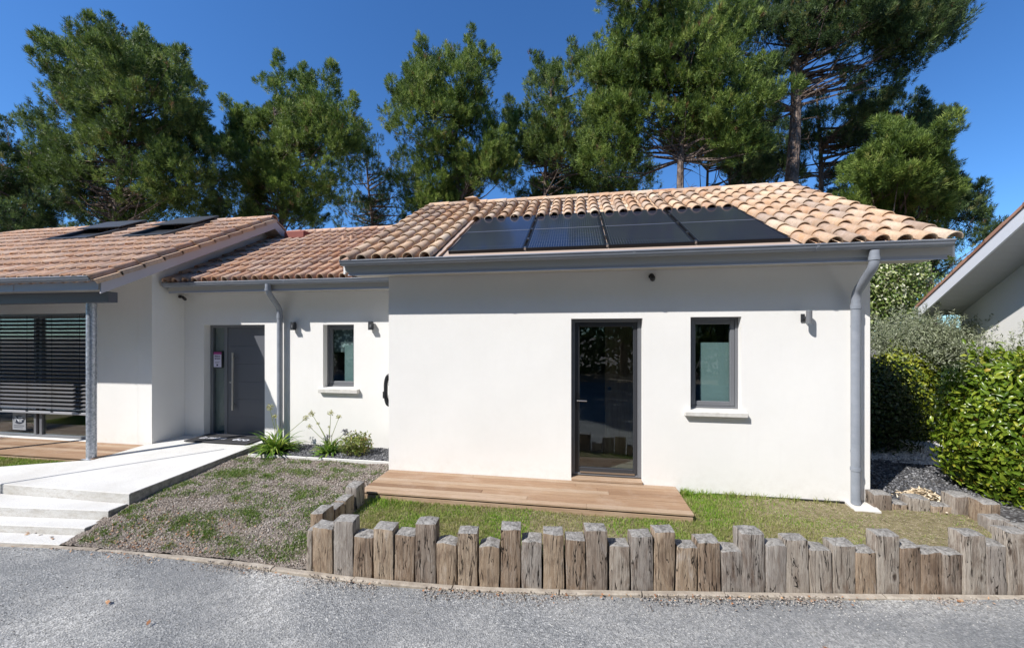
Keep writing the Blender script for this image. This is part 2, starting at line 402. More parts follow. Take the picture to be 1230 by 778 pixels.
# ------------------------------------------------------------------ geometry helpers
class MB:
    def __init__(s): s.v = []; s.f = []
    def add(s, vs, fs):
        o = len(s.v); s.v += [tuple(p) for p in vs]; s.f += [tuple(i + o for i in f) for f in fs]; return s
    def box(s, x0, x1, y0, y1, z0, z1):
        return s.add([(x0, y0, z0), (x1, y0, z0), (x1, y1, z0), (x0, y1, z0), (x0, y0, z1), (x1, y0, z1), (x1, y1, z1), (x0, y1, z1)],
                     [(0, 3, 2, 1), (4, 5, 6, 7), (0, 1, 5, 4), (1, 2, 6, 5), (2, 3, 7, 6), (3, 0, 4, 7)])
    def prism(s, poly, axis, a, b):
        """extrude a 2-D polygon along axis between a and b"""
        n = len(poly)
        def P(p, t):
            if axis == 'x': return (t, p[0], p[1])
            if axis == 'y': return (p[0], t, p[1])
            return (p[0], p[1], t)
        vs = [P(p, a) for p in poly] + [P(p, b) for p in poly]
        fs = [tuple(range(n)), tuple(range(2 * n - 1, n - 1, -1))] + [(i, (i + 1) % n, n + (i + 1) % n, n + i) for i in range(n)]
        return s.add(vs, fs)
    def tube(s, pts, rad, seg=10, caps=True):
        pts = [Vector(p) for p in pts]
        n = len(pts)
        rr = rad if isinstance(rad, (list, tuple)) else [rad] * n
        o = len(s.v)
        up = Vector((0, 0, 1))
        prev = None
        for i, p in enumerate(pts):
            d = (pts[min(i + 1, n - 1)] - pts[max(i - 1, 0)])
            d = d.normalized() if d.length > 1e-9 else Vector((0, 0, 1))
            if prev is None:
                a = d.cross(Vector((0, 1, 0)) if abs(d.y) < 0.9 else Vector((1, 0, 0))).normalized()
            else:
                a = (prev - d * prev.dot(d)).normalized()
            prev = a
            b = d.cross(a)
            for j in range(seg):
                t = 2 * PI * j / seg
                q = p + (a * math.cos(t) + b * math.sin(t)) * rr[i]
                s.v.append(tuple(q))
        for i in range(n - 1):
            for j in range(seg):
                j2 = (j + 1) % seg
                s.f.append((o + i * seg + j, o + i * seg + j2, o + (i + 1) * seg + j2, o + (i + 1) * seg + j))
        if caps:
            s.f.append(tuple(o + j for j in range(seg))[::-1])
            s.f.append(tuple(o + (n - 1) * seg + j for j in range(seg)))
        return s
    def sphere(s, c, r, u=10, v=7, sc=(1, 1, 1)):
        vs = [(c[0], c[1], c[2] + r * sc[2])]
        for i in range(1, v):
            ph = PI * i / v
            for j in range(u):
                th = 2 * PI * j / u
                vs.append((c[0] + r * sc[0] * math.sin(ph) * math.cos(th), c[1] + r * sc[1] * math.sin(ph) * math.sin(th), c[2] + r * sc[2] * math.cos(ph)))
        vs.append((c[0], c[1], c[2] - r * sc[2]))
        fs = [(0, 1 + j, 1 + (j + 1) % u) for j in range(u)]
        for i in range(v - 2):
            for j in range(u):
                a = 1 + i * u + j; b = 1 + i * u + (j + 1) % u
                fs.append((a, a + u, b + u, b))
        L = len(vs) - 1; o = 1 + (v - 2) * u
        fs += [(L, o + (j + 1) % u, o + j) for j in range(u)]
        return s.add(vs, fs)
    def build(s, name, mat, parent=None, smooth=False, bevel=0.0, loc=None, recalc=True, seg=1):
        me = bpy.data.meshes.new(name)
        me.from_pydata(s.v, [], s.f)
        if recalc or bevel:
            bm = bmesh.new(); bm.from_mesh(me)
            if bevel:
                bmesh.ops.recalc_face_normals(bm, faces=bm.faces)
                bmesh.ops.bevel(bm, geom=list(bm.edges), offset=bevel, segments=seg, affect='EDGES', profile=0.6, clamp_overlap=True)
            bmesh.ops.recalc_face_normals(bm, faces=bm.faces)
            bm.to_mesh(me); bm.free()
        if smooth:
            me.polygons.foreach_set('use_smooth', [True] * len(me.polygons))
            try: me.set_sharp_from_angle(angle=R(38))
            except Exception: pass
        me.materials.append(mat)
        o = bpy.data.objects.new(name, me)
        COL.objects.link(o)
        if loc is not None: o.location = loc
        if parent is not None: o.parent = parent
        return o

def tag(o, label=None, cat=None, group=None, kind=None):
    if label: o['label'] = label
    if cat: o['category'] = cat
    if group: o['group'] = group
    if kind: o['kind'] = kind
    return o
def empty(name, loc=(0, 0, 0)):
    o = bpy.data.objects.new(name, None); COL.objects.link(o); o.location = loc
    o.empty_display_size = 0.1
    return o

def npmesh(name, V, F, mat, parent=None, smooth=False, attr=None, loc=None):
    """V (n,3), F (m,k) arrays, optional per-point float attribute 'rnd'"""
    me = bpy.data.meshes.new(name)
    V = np.asarray(V, dtype=np.float32); F = np.asarray(F, dtype=np.int32)
    me.vertices.add(len(V)); me.vertices.foreach_set('co', V.ravel())
    kk = F.shape[1]
    me.loops.add(F.size); me.loops.foreach_set('vertex_index', F.ravel())
    me.polygons.add(len(F))
    me.polygons.foreach_set('loop_start', np.arange(0, F.size, kk, dtype=np.int32))
    me.polygons.foreach_set('loop_total', np.full(len(F), kk, dtype=np.int32))
    if smooth: me.polygons.foreach_set('use_smooth', np.ones(len(F), dtype=bool))
    me.update(calc_edges=True)
    if attr is not None:
        at = me.attributes.new('rnd', 'FLOAT', 'POINT'); at.data.foreach_set('value', np.asarray(attr, dtype=np.float32))
    me.materials.append(mat)
    o = bpy.data.objects.new(name, me); COL.objects.link(o)
    if parent is not None: o.parent = parent
    if loc is not None: o.location = loc
    return o

def unit(a):
    return a / np.maximum(np.linalg.norm(a, axis=-1, keepdims=True), 1e-9)

def wall_panel(mb, axis, pos, back, u0, u1, z0, z1, holes, reveal):
    """wall with rectangular openings. axis 'y': plane Y=pos (front), thickness to Y=back; u is X.
    axis 'x': plane X=pos, u is Y."""
    us = sorted({u0, u1, *[h[0] for h in holes], *[h[1] for h in holes]})
    zs = sorted({z0, z1, *[h[2] for h in holes], *[h[3] for h in holes]})
    def P(u, t, z): return (u, t, z) if axis == 'y' else (t, u, z)
    def inside(u, z): return any(h[0] < u < h[1] and h[2] < z < h[3] for h in holes)
    for i in range(len(us) - 1):
        for j in range(len(zs) - 1):
            if inside((us[i] + us[i + 1]) / 2, (zs[j] + zs[j + 1]) / 2): continue
            for t in (pos, back):
                mb.add([P(us[i], t, zs[j]), P(us[i + 1], t, zs[j]), P(us[i + 1], t, zs[j + 1]), P(us[i], t, zs[j + 1])], [(0, 1, 2, 3)])
    for h in holes + [(u0, u1, z0, z1)]:
        a, b, c_, d = h
        for q in (((a, c_), (a, d)), ((b, c_), (b, d)), ((a, c_), (b, c_)), ((a, d), (b, d))):
            (ua, za), (ub, zb) = q
            mb.add([P(ua, pos, za), P(ub, pos, zb), P(ub, back, zb), P(ua, back, za)], [(0, 1, 2, 3)])

# ------------------------------------------------------------------ ground
ZR = -0.43
# kerb line (road edge) in plan
KERB = [(-14.0, 2.55), (-9.5, 2.95), (-6.35, 3.30), (-5.37, 3.385), (-4.29, 3.43), (-3.28, 3.435), (-2.45, 3.395), (-1.79, 3.385), (-0.98, 3.42), (0.07, 3.54), (1.55, 3.76), (3.01, 3.97), (3.97, 4.12), (5.2, 4.30), (8.0, 4.65)]
def kerb_y(x):
    for (a, b) in zip(KERB[:-1], KERB[1:]):
        if a[0] <= x <= b[0]:
            t = (x - a[0]) / (b[0] - a[0]); return a[1] + t * (b[1] - a[1])
    return KERB[0][1] if x < KERB[0][0] else KERB[-1][1]
def smoothk(x):
    return sum(kerb_y(x + d) for d in (-0.4, -0.2, 0, 0.2, 0.4)) / 5

mb = MB().add([(-700, -700, ZR - 0.12), (700, -700, ZR - 0.12), (700, 900, ZR - 0.12), (-700, 900, ZR - 0.12)], [(0, 1, 2, 3)])
tag(mb.build('ground', M['soil']), kind='structure')
# raised land under and around the house
xs = [-40 + i * 1.0 for i in range(0, 33)]
mb = MB()
mb.add([(-60, 5.7, -0.14), (60, 5.7, -0.14), (60, 80, -0.14), (-60, 80, -0.14)], [(0, 1, 2, 3)])
mb.add([(-60, 5.7, -0.14), (60, 5.7, -0.14), (60, 5.7, -0.6), (-60, 5.7, -0.6)], [(0, 1, 2, 3)])
tag(mb.build('terrain', M['soil']), kind='structure')

# road sheet with slight unevenness
nx, ny = 140, 60
V = []; F = []
for j in range(ny + 1):
    for i in range(nx + 1):
        x = -16 + 28 * i / nx
        yk = smoothk(x) - 0.02
        t = (j / ny)
        y = yk - (yk + 9) * (1 - t)
        z = ZR + 0.010 * math.sin(x * 1.3 + y * 0.7) + 0.008 * math.sin(x * 0.6 - y * 2.1)
        V.append((x, y, z))
for j in range(ny):
    for i in range(nx):
        a = j * (nx + 1) + i; F.append((a, a + 1, a + nx + 2, a + nx + 1))
tag(npmesh('road', V, F, M['road'], smooth=True), kind='structure')
# kerb: pieces of concrete edging set nearly flush
mb = MB()
x = -14.0
while x < 7.5:
    L = random.choice((0.98, 0.74, 0.9, 0.5))
    a = x + 0.006; b = x + L - 0.006
    n = 4
    top = ZR + 0.018 + random.uniform(-0.006, 0.006)
    pts = [(a + (b - a) * i / n) for i in range(n + 1)]
    wv = []
    for p in pts:
        y = smoothk(p) + random.uniform(-0.003, 0.003)
        wv += [(p, y - 0.026, ZR - 0.1), (p, y - 0.024 + random.uniform(-.003, .003), top - 0.008), (p, y - 0.012, top + random.uniform(-.003, .003)), (p, y + 0.03, top), (p, y + 0.035, ZR - 0.1)]
    fs = []
    for i in range(n):
        for q in range(4): fs.append((i * 5 + q, i * 5 + q + 1, (i + 1) * 5 + q + 1, (i + 1) * 5 + q))
    fs += [(0, 1, 2, 3, 4), tuple(n * 5 + q for q in (4, 3, 2, 1, 0))]
    mb.add(wv, fs)
    x += L
tag(mb.build('kerb', M['kerb']), kind='structure')

# soil slope between the path and the palisade
SP = [(3.35, -0.42), (3.47, -0.405), (3.57, -0.39), (3.81, -0.29), (4.0, -0.225), (4.5, -0.165), (5.0, -0.13), (5.6, -0.10), (6.4, -0.09)]
def soil_z(x, y):
    y0 = y - (smoothk(x) - 3.42) * max(0, 1 - (y - 3.4) / 1.0) if y < 4.4 else y
    for a, b in zip(SP[:-1], SP[1:]):
        if y0 <= b[0]:
            t = max(0, (y0 - a[0]) / (b[0] - a[0])); z = a[1] + t * (b[1] - a[1]); break
    else: z = SP[-1][1]
    return z + 0.012 * math.sin(x * 5.1 + y * 2.2) * math.sin(y * 4.3 - x * 1.7)
def grid_sheet(name, mat, x0, x1, nx, y0f, y1f, ny, zf, jit=0.0, kind='structure'):
    V = []; F = []
    for j in range(ny + 1):
        for i in range(nx + 1):
            x = x0 + (x1 - x0) * i / nx
            ya = y0f(x); yb = y1f(x)
            y = ya + (yb - ya) * j / ny
            V.append((x, y, zf(x, y) + (random.uniform(-jit, jit))))
    for j in range(ny):
        for i in range(nx):
            a = j * (nx + 1) + i; F.append((a, a + 1, a + nx + 2, a + nx + 1))
    return tag(npmesh(name, V, F, mat, smooth=True), kind=kind)
grid_sheet('soil', M['soil'], -5.66, -2.55, 150, lambda x: smoothk(x) + 0.03, lambda x: 6.32, 110, soil_z, 0.008)
# lawn terrace
def lawn_z(x, y):
    return -0.125 - 0.055 * max(0, min(1, (4.9 - y) / 1.1)) + 0.008 * math.sin(x * 3.1 + y * 5)
grid_sheet('lawn', M['lawn'], -2.62, 4.42, 160, lambda x: smoothk(x) + 0.14, lambda x: 5.302 if x < 3.56 else 5.32, 50, lawn_z, 0.006)
# planting bed with dark gravel in front of the linking wall
grid_sheet('gravel_bed', M['gravel'], -5.42, -2.73, 60, lambda x: 5.68 + 0.0 * x, lambda x: 6.325, 14, lambda x, y: -0.068 - 0.004 * math.sin(x * 9), 0.006)
mb = MB()
mb.box(-5.42, -2.75, 5.64, 5.665, -0.16, -0.058)
tag(mb.build('bed_edging', M['edging'], bevel=0.005), kind='structure')
# side garden on the right
grid_sheet('gravel', M['gravel'], 3.56, 9.0, 60, lambda x: 5.32 if x < 4.45 else smoothk(x) + 0.14, lambda x: 12.0, 60, lambda x, y: -0.10 + 0.01 * math.sin(x * 3 + y), 0.006)
grid_sheet('white_gravel', M['gravel_white'], 4.55, 6.9, 30, lambda x: 6.95 - 0.25 * (x - 5.2), lambda x: 9.4, 40, lambda x, y: -0.075 + 0.02 * math.sin(x * 2.2 + y), 0.008)
# strip of lawn between left deck and path
grid_sheet('lawn_strip', M['lawn'], -13.5, -7.56, 60, lambda x: max(3.3, min(4.9, 4.95 + (x + 7.55) * 0.4242)) - 0.02, lambda x: 5.02, 16, lambda x, y: -0.115, 0.004)

# path with three steps down to the road
PX = -5.57
mb = MB()
def slab(poly, ztop, zbot):
    n = len(poly)
    zt = ztop if isinstance(ztop, (list, tuple)) else [ztop] * n
    vs = [(p[0], p[1], z) for p, z in zip(poly, zt)] + [(p[0], p[1], zbot) for p in poly]
    fs = [tuple(range(n)), tuple(range(2 * n - 1, n - 1, -1))] + [(i, (i + 1) % n, n + (i + 1) % n, n + i) for i in range(n)]
    mb.add(vs, fs)
slab([(PX, 4.016), (PX, 6.325), (-7.475, 6.325), (-7.475, 5.70), (-7.55, 5.70), (-7.55, 4.95), (-9.2, 4.25), (-13.5, 3.2), (-13.5, 2.9), (-9.0, 3.97), (-7.62, 4.0)],
     [-0.08, 0.0, 0.0, -0.012, -0.012, -0.045, -0.075, -0.08, -0.08, -0.08, -0.08], -0.5)
slab([(PX - 0.02, 3.81), (PX - 0.02, 4.012), (-7.60, 3.994), (-9.0, 3.95), (-9.0, 3.50)], -0.205, -0.52)
slab([(PX - 0.05, 3.60), (PX - 0.05, 3.806), (-9.0, 3.495), (-9.0, 3.30)], -0.315, -0.54)
slab([(PX - 0.08, kerb_y(PX - 0.08) + 0.036), (PX - 0.08, 3.596), (-9.0, 3.295), (-9.0, kerb_y(-9.0) + 0.036), (-6.35, 3.336)], -0.40, -0.56)
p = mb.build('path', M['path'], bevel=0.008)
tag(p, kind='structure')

# ------------------------------------------------------------------ house
house = empty('house', (0, 5.3, 0))
tag(house, 'white rendered single storey house with terracotta tiled roofs and grey joinery', 'house')
HOFF = Vector((0, 5.3, 0))
def hp(o):
    """parent keeping world coordinates (the parent is only translated)"""
    def _(o, parent):
        o.parent = parent
        o.matrix_parent_inverse = Matrix.Translation(-parent.matrix_world.translation) if False else Matrix.Identity(4)
    return o
def part(mb, name, mat, parent=None, **kw):
    o = mb.build(name, mat, None, **kw)
    o.parent = parent or house
    if parent is None or parent is house:
        o.matrix_parent_inverse = Matrix.Translation(-HOFF)
    return o

TH = 0.30
# walls ------------------------------------------------------------
mb = MB()
W_DOOR = (-0.049, 0.888, -0.02, 2.152)
W_WIN = (1.486, 2.098, 0.955, 2.163)
wall_panel(mb, 'y', 5.30, 5.60, -2.713, 3.54, -0.30, 2.86, [W_DOOR, W_WIN], 0.1)
mb.box(-2.713, -2.42, 5.602, 11.0, -0.3, 2.86)
mb.box(3.24, 3.54, 5.602, 11.0, -0.3, 2.86)
mb.box(-2.418, 3.238, 10.7, 11.0, -0.3, 2.86)
# gables
for xa, xb in ((-2.711, -2.45), (3.26, 3.538)):
    mb.prism([(5.32, 2.862), (10.98, 2.862), (8.15, 4.47)], 'x', xa, xb)
part(mb, 'wall', M['wall'])
mb = MB()
L_DOOR = (-7.05, -5.72, -0.01, 2.132)
L_WIN = (-4.519, -3.910, 0.985, 2.125)
wall_panel(mb, 'y', 6.33, 6.63, -7.478, -2.715, -0.30, 2.78, [L_DOOR, L_WIN], 0.12)
part(mb, 'wall', M['wall'])
mb = MB()
mb.box(-7.478, -2.72, 10.6, 10.9, -0.3, 2.78)
part(mb, 'wall', M['wall'])
mb = MB()
G_WIN = (-14.0, -8.926, -0.03, 2.342)
wall_panel(mb, 'y', 5.74, 6.04, -14.9, -7.78, -0.30, 3.17, [G_WIN], 0.1)
mb.prism([(5.741, -0.30), (11.0, -0.30), (11.0, 2.9), (8.1, 4.52), (5.741, 3.19)], 'x', -7.779, -7.48)
mb.box(-14.9, -14.6, 6.042, 11.0, -0.3, 2.72)
mb.box(-14.598, -7.782, 10.7, 11.0, -0.3, 2.72)
part(mb, 'wall', M['wall'])

part(MB().box(1.75, 3.26, 5.290, 5.2985, -0.135, -0.108), 'shadow_gap_strip', M['black'])  # black strip stands in for the dark shadow gap under the render
# rooms behind the glass
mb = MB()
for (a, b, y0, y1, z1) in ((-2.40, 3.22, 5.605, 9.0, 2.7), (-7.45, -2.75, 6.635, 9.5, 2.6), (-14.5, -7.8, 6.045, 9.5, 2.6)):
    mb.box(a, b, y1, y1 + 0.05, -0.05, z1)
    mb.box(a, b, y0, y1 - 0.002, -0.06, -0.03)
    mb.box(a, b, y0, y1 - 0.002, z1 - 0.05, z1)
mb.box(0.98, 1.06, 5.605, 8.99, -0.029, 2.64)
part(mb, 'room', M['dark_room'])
mb = MB(); mb.box(0.49, 0.93, 6.45, 6.49, -0.028, 2.3)
inner = part(mb, 'inner_door', M['brown'])
part(MB().sphere((0.56, 6.42, 1.06), 0.03), 'lock', M['black'], inner)
mb = MB()
mb.tube([(0.56, 6.44, 1.18), (0.56, 6.41, 1.18), (0.68, 6.41, 1.18)], 0.01, 6)
part(mb, 'handle', M['black'], inner)

# roofs ------------------------------------------------------------
COSP = math.cos(math.atan(0.563)); SINP = math.sin(math.atan(0.563))
def slope_pt(ye, ze, x, v, wv, sgn=1):
    return (x, ye + sgn * (v * COSP - wv * SINP), ze + v * SINP + wv * COSP)
def make_tiles(x0, x1, ye, ze, yr, ncols, nrows, skip=None, sgn=1, hs=0.92, br=0.355):
    V = []; F = []
    sp = (x1 - x0) / ncols
    L = abs(yr - ye) / COSP
    ex = L / nrows
    NA = 8
    def arc_pair(cx, v0, v1, r0, r1, w0, w1, inv, skew, th=0.014):
        o = len(V)
        for (v, r, wv, sk) in ((v0, r0, w0, 0.0), (v1, r1, w1, skew)):
            for rr in (r, r - th):
                for i in range(NA + 1):
                    t = PI * i / NA
                    px = cx + sk - math.cos(t) * rr
                    h = math.sin(t) * rr * (0.92 if inv else hs)
                    pw = wv + (h if not inv else (r - h) - r)
                    V.append(slope_pt(ye, ze, px, v, pw, sgn))
        n = NA + 1
        for i in range(NA):
            F.append((o + i, o + i + 1, o + 2 * n + i + 1, o + 2 * n + i))              # outer
            F.append((o + i, o + n + i, o + n + i + 1, o + i + 1))                      # rim at the low end
            F.append((o + n + i, o + 3 * n + i, o + 3 * n + i + 1, o + n + i + 1))      # inner
            F.append((o + 2 * n + i, o + 2 * n + i + 1, o + 3 * n + i + 1, o + 3 * n + i))
    for c in range(ncols + 1):
        cx = x0 + c * sp
        cj = random.uniform(-0.004, 0.004)
        for r in range(nrows):
            v0 = r * ex; v1 = v0 + ex + 0.05
            v1 = min(v1, L + 0.02)
            if skip and skip(cx, v0 + ex / 2): continue
            j = random.uniform(-0.006, 0.006); jw = random.uniform(-0.004, 0.005)
            arc_pair(cx + cj + j, v0 + random.uniform(-0.008, 0.008) - 0.02, v1, sp * br, sp * br * 0.86, 0.058 + jw, 0.034 + jw, False, random.uniform(-0.004, 0.004))
    for c in range(ncols):
        cx = x0 + (c + 0.5) * sp
        for r in range(nrows):
            v0 = r * ex; v1 = min(v0 + ex + 0.04, L)
            if skip and skip(cx, v0 + ex / 2): continue
            arc_pair(cx + random.uniform(-0.004, 0.004), v0, v1, sp * 0.36, sp * 0.36, 0.062 + random.uniform(-0.003, 0.003), 0.05, True, 0)
    return V, F
def add_ridge(mb, x0, x1, y, z, r=0.105, ln=0.42):
    n = max(1, round((x1 - x0) / ln)); d = (x1 - x0) / n
    for i in range(n):
        a = x0 + i * d - 0.01; b = a + d + 0.03
        ra = r * 0.93; rb = r * 1.04
        za = z + random.uniform(-0.004, 0.004)
        o = len(mb.v)
        vs = []
        for (xx, rr) in ((a, ra), (b, rb)):
            for q in (rr, rr - 0.014):
                for k_ in range(9):
                    t = PI * k_ / 8
                    vs.append((xx, y - math.cos(t) * q, za + math.sin(t) * q * 0.85))
        fs = []
        for k_ in range(8):
            fs += [(k_, k_ + 1, 18 + k_ + 1, 18 + k_), (9 + k_, 27 + k_, 27 + k_ + 1, 9 + k_ + 1), (k_, 9 + k_, 9 + k_ + 1, k_ + 1), (18 + k_, 18 + k_ + 1, 27 + k_ + 1, 27 + k_)]
        mb.add(vs, fs)
    return mb
def roof(x0, x1, ye, ze, yr, mat, skip=None, ncols=30, nrows=11, back=True):
    """ye,ze: plane at the low tile edge; yr: ridge"""
    zr = ze + (yr - ye) * 0.563
    yb = 2 * yr - ye
    mb = MB()
    t = 0.13
    mb.prism([(ye + 0.05, ze + 0.02), (yr, zr - 0.008), (yb - 0.05, ze + 0.02), (yb - 0.05, ze - t + 0.02), (yr, zr - t - 0.01), (ye + 0.05, ze - t + 0.02)], 'x', x0, x1)
    rf = part(mb, 'roof', M['soffit'])
    old = mat is M['tile_old']
    V, F = make_tiles(x0 + 0.06, x1 - 0.06, ye, ze, yr, ncols, nrows, skip, 1, 1.25 if old else 0.95, 0.33 if old else 0.355)
    V2, F2 = make_tiles(x0 + 0.06, x1 - 0.06, yb, ze, yr, ncols, nrows, None, -1)
    n = len(V)
    V = V + V2; F = F + [tuple(i + n for i in f) for f in F2]
    o = npmesh('tiles', V, F, mat, smooth=False); o.parent = rf
    mb = MB(); add_ridge(mb, x0, x1, yr, zr + 0.03)
    part(mb, 'ridge_tiles', mat, rf)
    mb = MB(); mb.prism([(yr - 0.10, zr - 0.03), (yr + 0.10, zr - 0.03), (yr + 0.085, zr + 0.05), (yr - 0.085, zr + 0.05)], 'x', x0 + 0.02, x1 - 0.02)
    part(mb, 'ridge_mortar', M['mortar'], rf)
    return rf
ZE = 2.915
PAN0, PAN1 = -1.69, 2.508
def skipmain(x, v):
    y = 4.87 + v * COSP
    return -1.80 < x < 2.58 and y < 6.73
roof_main = roof(-3.17, 4.08, 4.87, ZE, 8.15, M['tile'], skipmain, 31, 11)
roof_link = roof(-7.40, -2.72, 5.91, 2.855, 8.90, M['tile_old'], None, 22, 10)
roof_wing = roof(-14.9, -7.07, 4.64, 2.72, 8.10, M['tile_old'], lambda x, v: (-11.95 < x < -10.35 or -9.75 < x < -8.25) and 6.9 < 4.64 + v * COSP < 7.9, 37, 11)

# apron sheet around the panels
mb = MB()
def on_slope(x, y, wv, ye=4.87, ze=ZE): # point above roof plane
    return (x, y, ze + (y - ye) * 0.563 + wv)
mb.add([on_slope(-1.86, 4.89, .035), on_slope(2.585, 4.89, .035), on_slope(2.585, 6.76, .035), on_slope(-1.86, 6.76, .035),
        on_slope(-1.86, 4.89, .02), on_slope(2.585, 4.89, .02), on_slope(2.585, 6.76, .02), on_slope(-1.86, 6.76, .02)],
       [(0, 1, 2, 3), (4, 7, 6, 5), (0, 4, 5, 1), (1, 5, 6, 2), (2, 6, 7, 3), (3, 7, 4, 0)])
part(mb, 'apron', M['apron'], roof_main)

# rake boards, fascias, gutters -----------------------------------
def rake(x, ye, ze, yr, h=0.2, th=0.03, mat='bargeboard', lowcut=0.0):
    zr = ze + (yr - ye) * 0.563
    yb = 2 * yr - ye
    mb = MB()
    mb.prism([(ye + 0.06, ze + 0.035), (yr, zr + 0.0), (yb - 0.06, ze + 0.035), (yb - 0.06, ze + 0.035 - h), (yr, zr - h), (ye + 0.06, ze + 0.035 - h)], 'x', x, x + th)
    return part(mb, 'bargeboard', M[mat], bevel=0.003)
rake(-7.068, 4.64, 2.72, 8.10, 0.2)
rake(-3.205, 4.87, ZE, 8.15, 0.17, mat='white_paint')
rake(4.082, 4.87, ZE, 8.15, 0.17, mat='white_paint')
# verge tiles along the right edge of the left wing
mb = MB()
Ls = (8.10 - 4.64) / COSP; nv = 11
for i in range(nv):
    v0 = i * Ls / nv - 0.02; v1 = v0 + Ls / nv + 0.03
    a = [slope_pt(4.64, 2.72, -7.16, v0, 0.052), slope_pt(4.64, 2.72, -7.015, v0, 0.05), slope_pt(4.64, 2.72, -7.015, v1, 0.030), slope_pt(4.64, 2.72, -7.16, v1, 0.032)]
    b = [slope_pt(4.64, 2.72, -7.16, v0, 0.034), slope_pt(4.64, 2.72, -7.03, v0, 0.034), slope_pt(4.64, 2.72, -7.03, v1, 0.014), slope_pt(4.64, 2.72, -7.16, v1, 0.014)]
    mb.add(a + b, [(0, 1, 2, 3), (7, 6, 5, 4), (0, 4, 5, 1), (1, 5, 6, 2), (2, 6, 7, 3), (3, 7, 4, 0)])
    c_ = [slope_pt(4.64, 2.72, -7.015, v0, 0.05), slope_pt(4.64, 2.72, -7.003, v0, 0.05), slope_pt(4.64, 2.72, -7.003, v1, 0.03), slope_pt(4.64, 2.72, -7.015, v1, 0.03)]
    d_ = [slope_pt(4.64, 2.72, -7.015, v0, -0.02), slope_pt(4.64, 2.72, -7.003, v0, -0.02), slope_pt(4.64, 2.72, -7.003, v1, -0.04), slope_pt(4.64, 2.72, -7.015, v1, -0.04)]
    mb.add(c_ + d_, [(0, 1, 2, 3), (7, 6, 5, 4), (0, 4, 5, 1), (1, 5, 6, 2), (2, 6, 7, 3), (3, 7, 4, 0)])
part(mb, 'verge_tiles', M['tile'], roof_wing)

def fascia(x0, x1, y, z0, z1, joints=()):
    mb = MB(); mb.box(x0, x1, y, y + 0.022, z0, z1)
    mb.box(x0, x1, y - 0.006, y - 0.0005, z0 - 0.004, z0 + 0.012)
    for j in joints: mb.box(j - 0.012, j + 0.012, y - 0.008, y - 0.0005, z0 - 0.003, z1 - 0.002)
    return part(mb, 'fascia', M['fascia'])
def soffit(x0, x1, y0, y1, z):
    mb = MB(); mb.box(x0, x1, y0, y1, z, z + 0.015); return part(mb, 'soffit', M['soffit'])
fascia(-3.14, 4.05, 4.945, 2.765, 2.975, (-0.15,))
soffit(-3.14, 4.05, 4.968, 5.298, 2.785)
fascia(-7.405, -2.72, 5.975, 2.712, 2.90)
soffit(-7.40, -2.72, 5.998, 6.328, 2.725)
fascia(-14.9, -7.075, 4.685, 2.618, 2.79, (-8.72,))
def gutter(x0, x1, yc, zt, r=0.052):
    mb = MB()
    seg = 12
    prof = []
    prof.append((yc - r - 0.006, zt - 0.012)); prof.append((yc - r - 0.012, zt)); prof.append((yc - r - 0.004, zt + 0.009)); prof.append((yc - r + 0.006, zt + 0.004))
    prof2 = [(yc - r + 0.002, zt - 0.004)]
    outer = [(yc - r * math.cos(t), zt - 0.01 - r * 1.1 * math.sin(t)) for t in [PI * i / seg for i in range(seg + 1)]]
    inner_ = [(yc - (r - 0.004) * math.cos(t), zt - 0.008 - (r * 1.1 - 0.004) * math.sin(t)) for t in [PI * i / seg for i in range(seg, -1, -1)]]
    poly = prof[::-1][:-1] + [(yc - r - 0.006, zt - 0.012)] + outer + inner_
    n = len(poly)
    vs = [(x0, *p) for p in poly] + [(x1, *p) for p in poly]
    fs = [(i, (i + 1) % n, n + (i + 1) % n, n + i) for i in range(n)]
    mb.add(vs, fs)
    for xx in (x0, x1 - 0.006):
        capp = outer
        mb.prism(capp, 'x', xx - 0.001, xx + 0.007)
    # joints
    xx = x0 + 1.9
    while xx < x1 - 0.5:
        mb.prism([(yc - (r + 0.004) * math.cos(t), zt - 0.011 - (r * 1.1 + 0.004) * math.sin(t)) for t in [PI * i / seg for i in range(seg + 1)]], 'x', xx, xx + 0.03)
        xx += 2.0
    return part(mb, 'gutter', M['gutter'], smooth=True)
gutter(-3.20, 4.035, 4.882, 2.95)
gutter(-6.85, -2.74, 5.915, 2.878)
gutter(-7.44, -6.85, 5.917, 2.876, 0.055)
gutter(-14.9, -7.08, 4.622, 2.80)

def pipe_bend(pts, r, joints, name='downpipe'):
    # round the corners a little
    P = [Vector(p) for p in pts]
    out = [P[0]]
    for i in range(1, len(P) - 1):
        a, b, c_ = P[i - 1], P[i], P[i + 1]
        d1 = (a - b).normalized() * min(0.07, (a - b).length * 0.45); d2 = (c_ - b).normalized() * min(0.07, (c_ - b).length * 0.45)
        for t in (0, 0.25, 0.5, 0.75, 1):
            out.append((b + d1) * (1 - t) ** 2 + b * 2 * t * (1 - t) + (b + d2) * t ** 2)
    out.append(P[-1])
    mb = MB(); mb.tube(out, r, 18)
    o = part(mb, name, M['gutter'], smooth=True)
    for (p, q) in joints:
        MB().tube([p, q], r + 0.006, 18).build('pipe_collar', M['gutter'], o, smooth=True)
    return o
pipe_bend([(3.30, 4.88, 2.87), (3.30, 4.88, 2.70), (3.33, 5.205, 2.43), (3.33, 5.215, 2.28), (3.33, 5.215, -0.10)], 0.047,
          [((3.33, 5.215, 2.30), (3.33, 5.215, 2.24)), ((3.30, 4.88, 2.76), (3.30, 4.88, 2.80)), ((3.33, 5.215, 0.30), (3.33, 5.215, 0.34))])
for z in (2.02, 0.5): part(MB().box(3.325, 3.335, 5.255, 5.299, z, z + 0.03), 'pipe_bracket', M['gutter'])
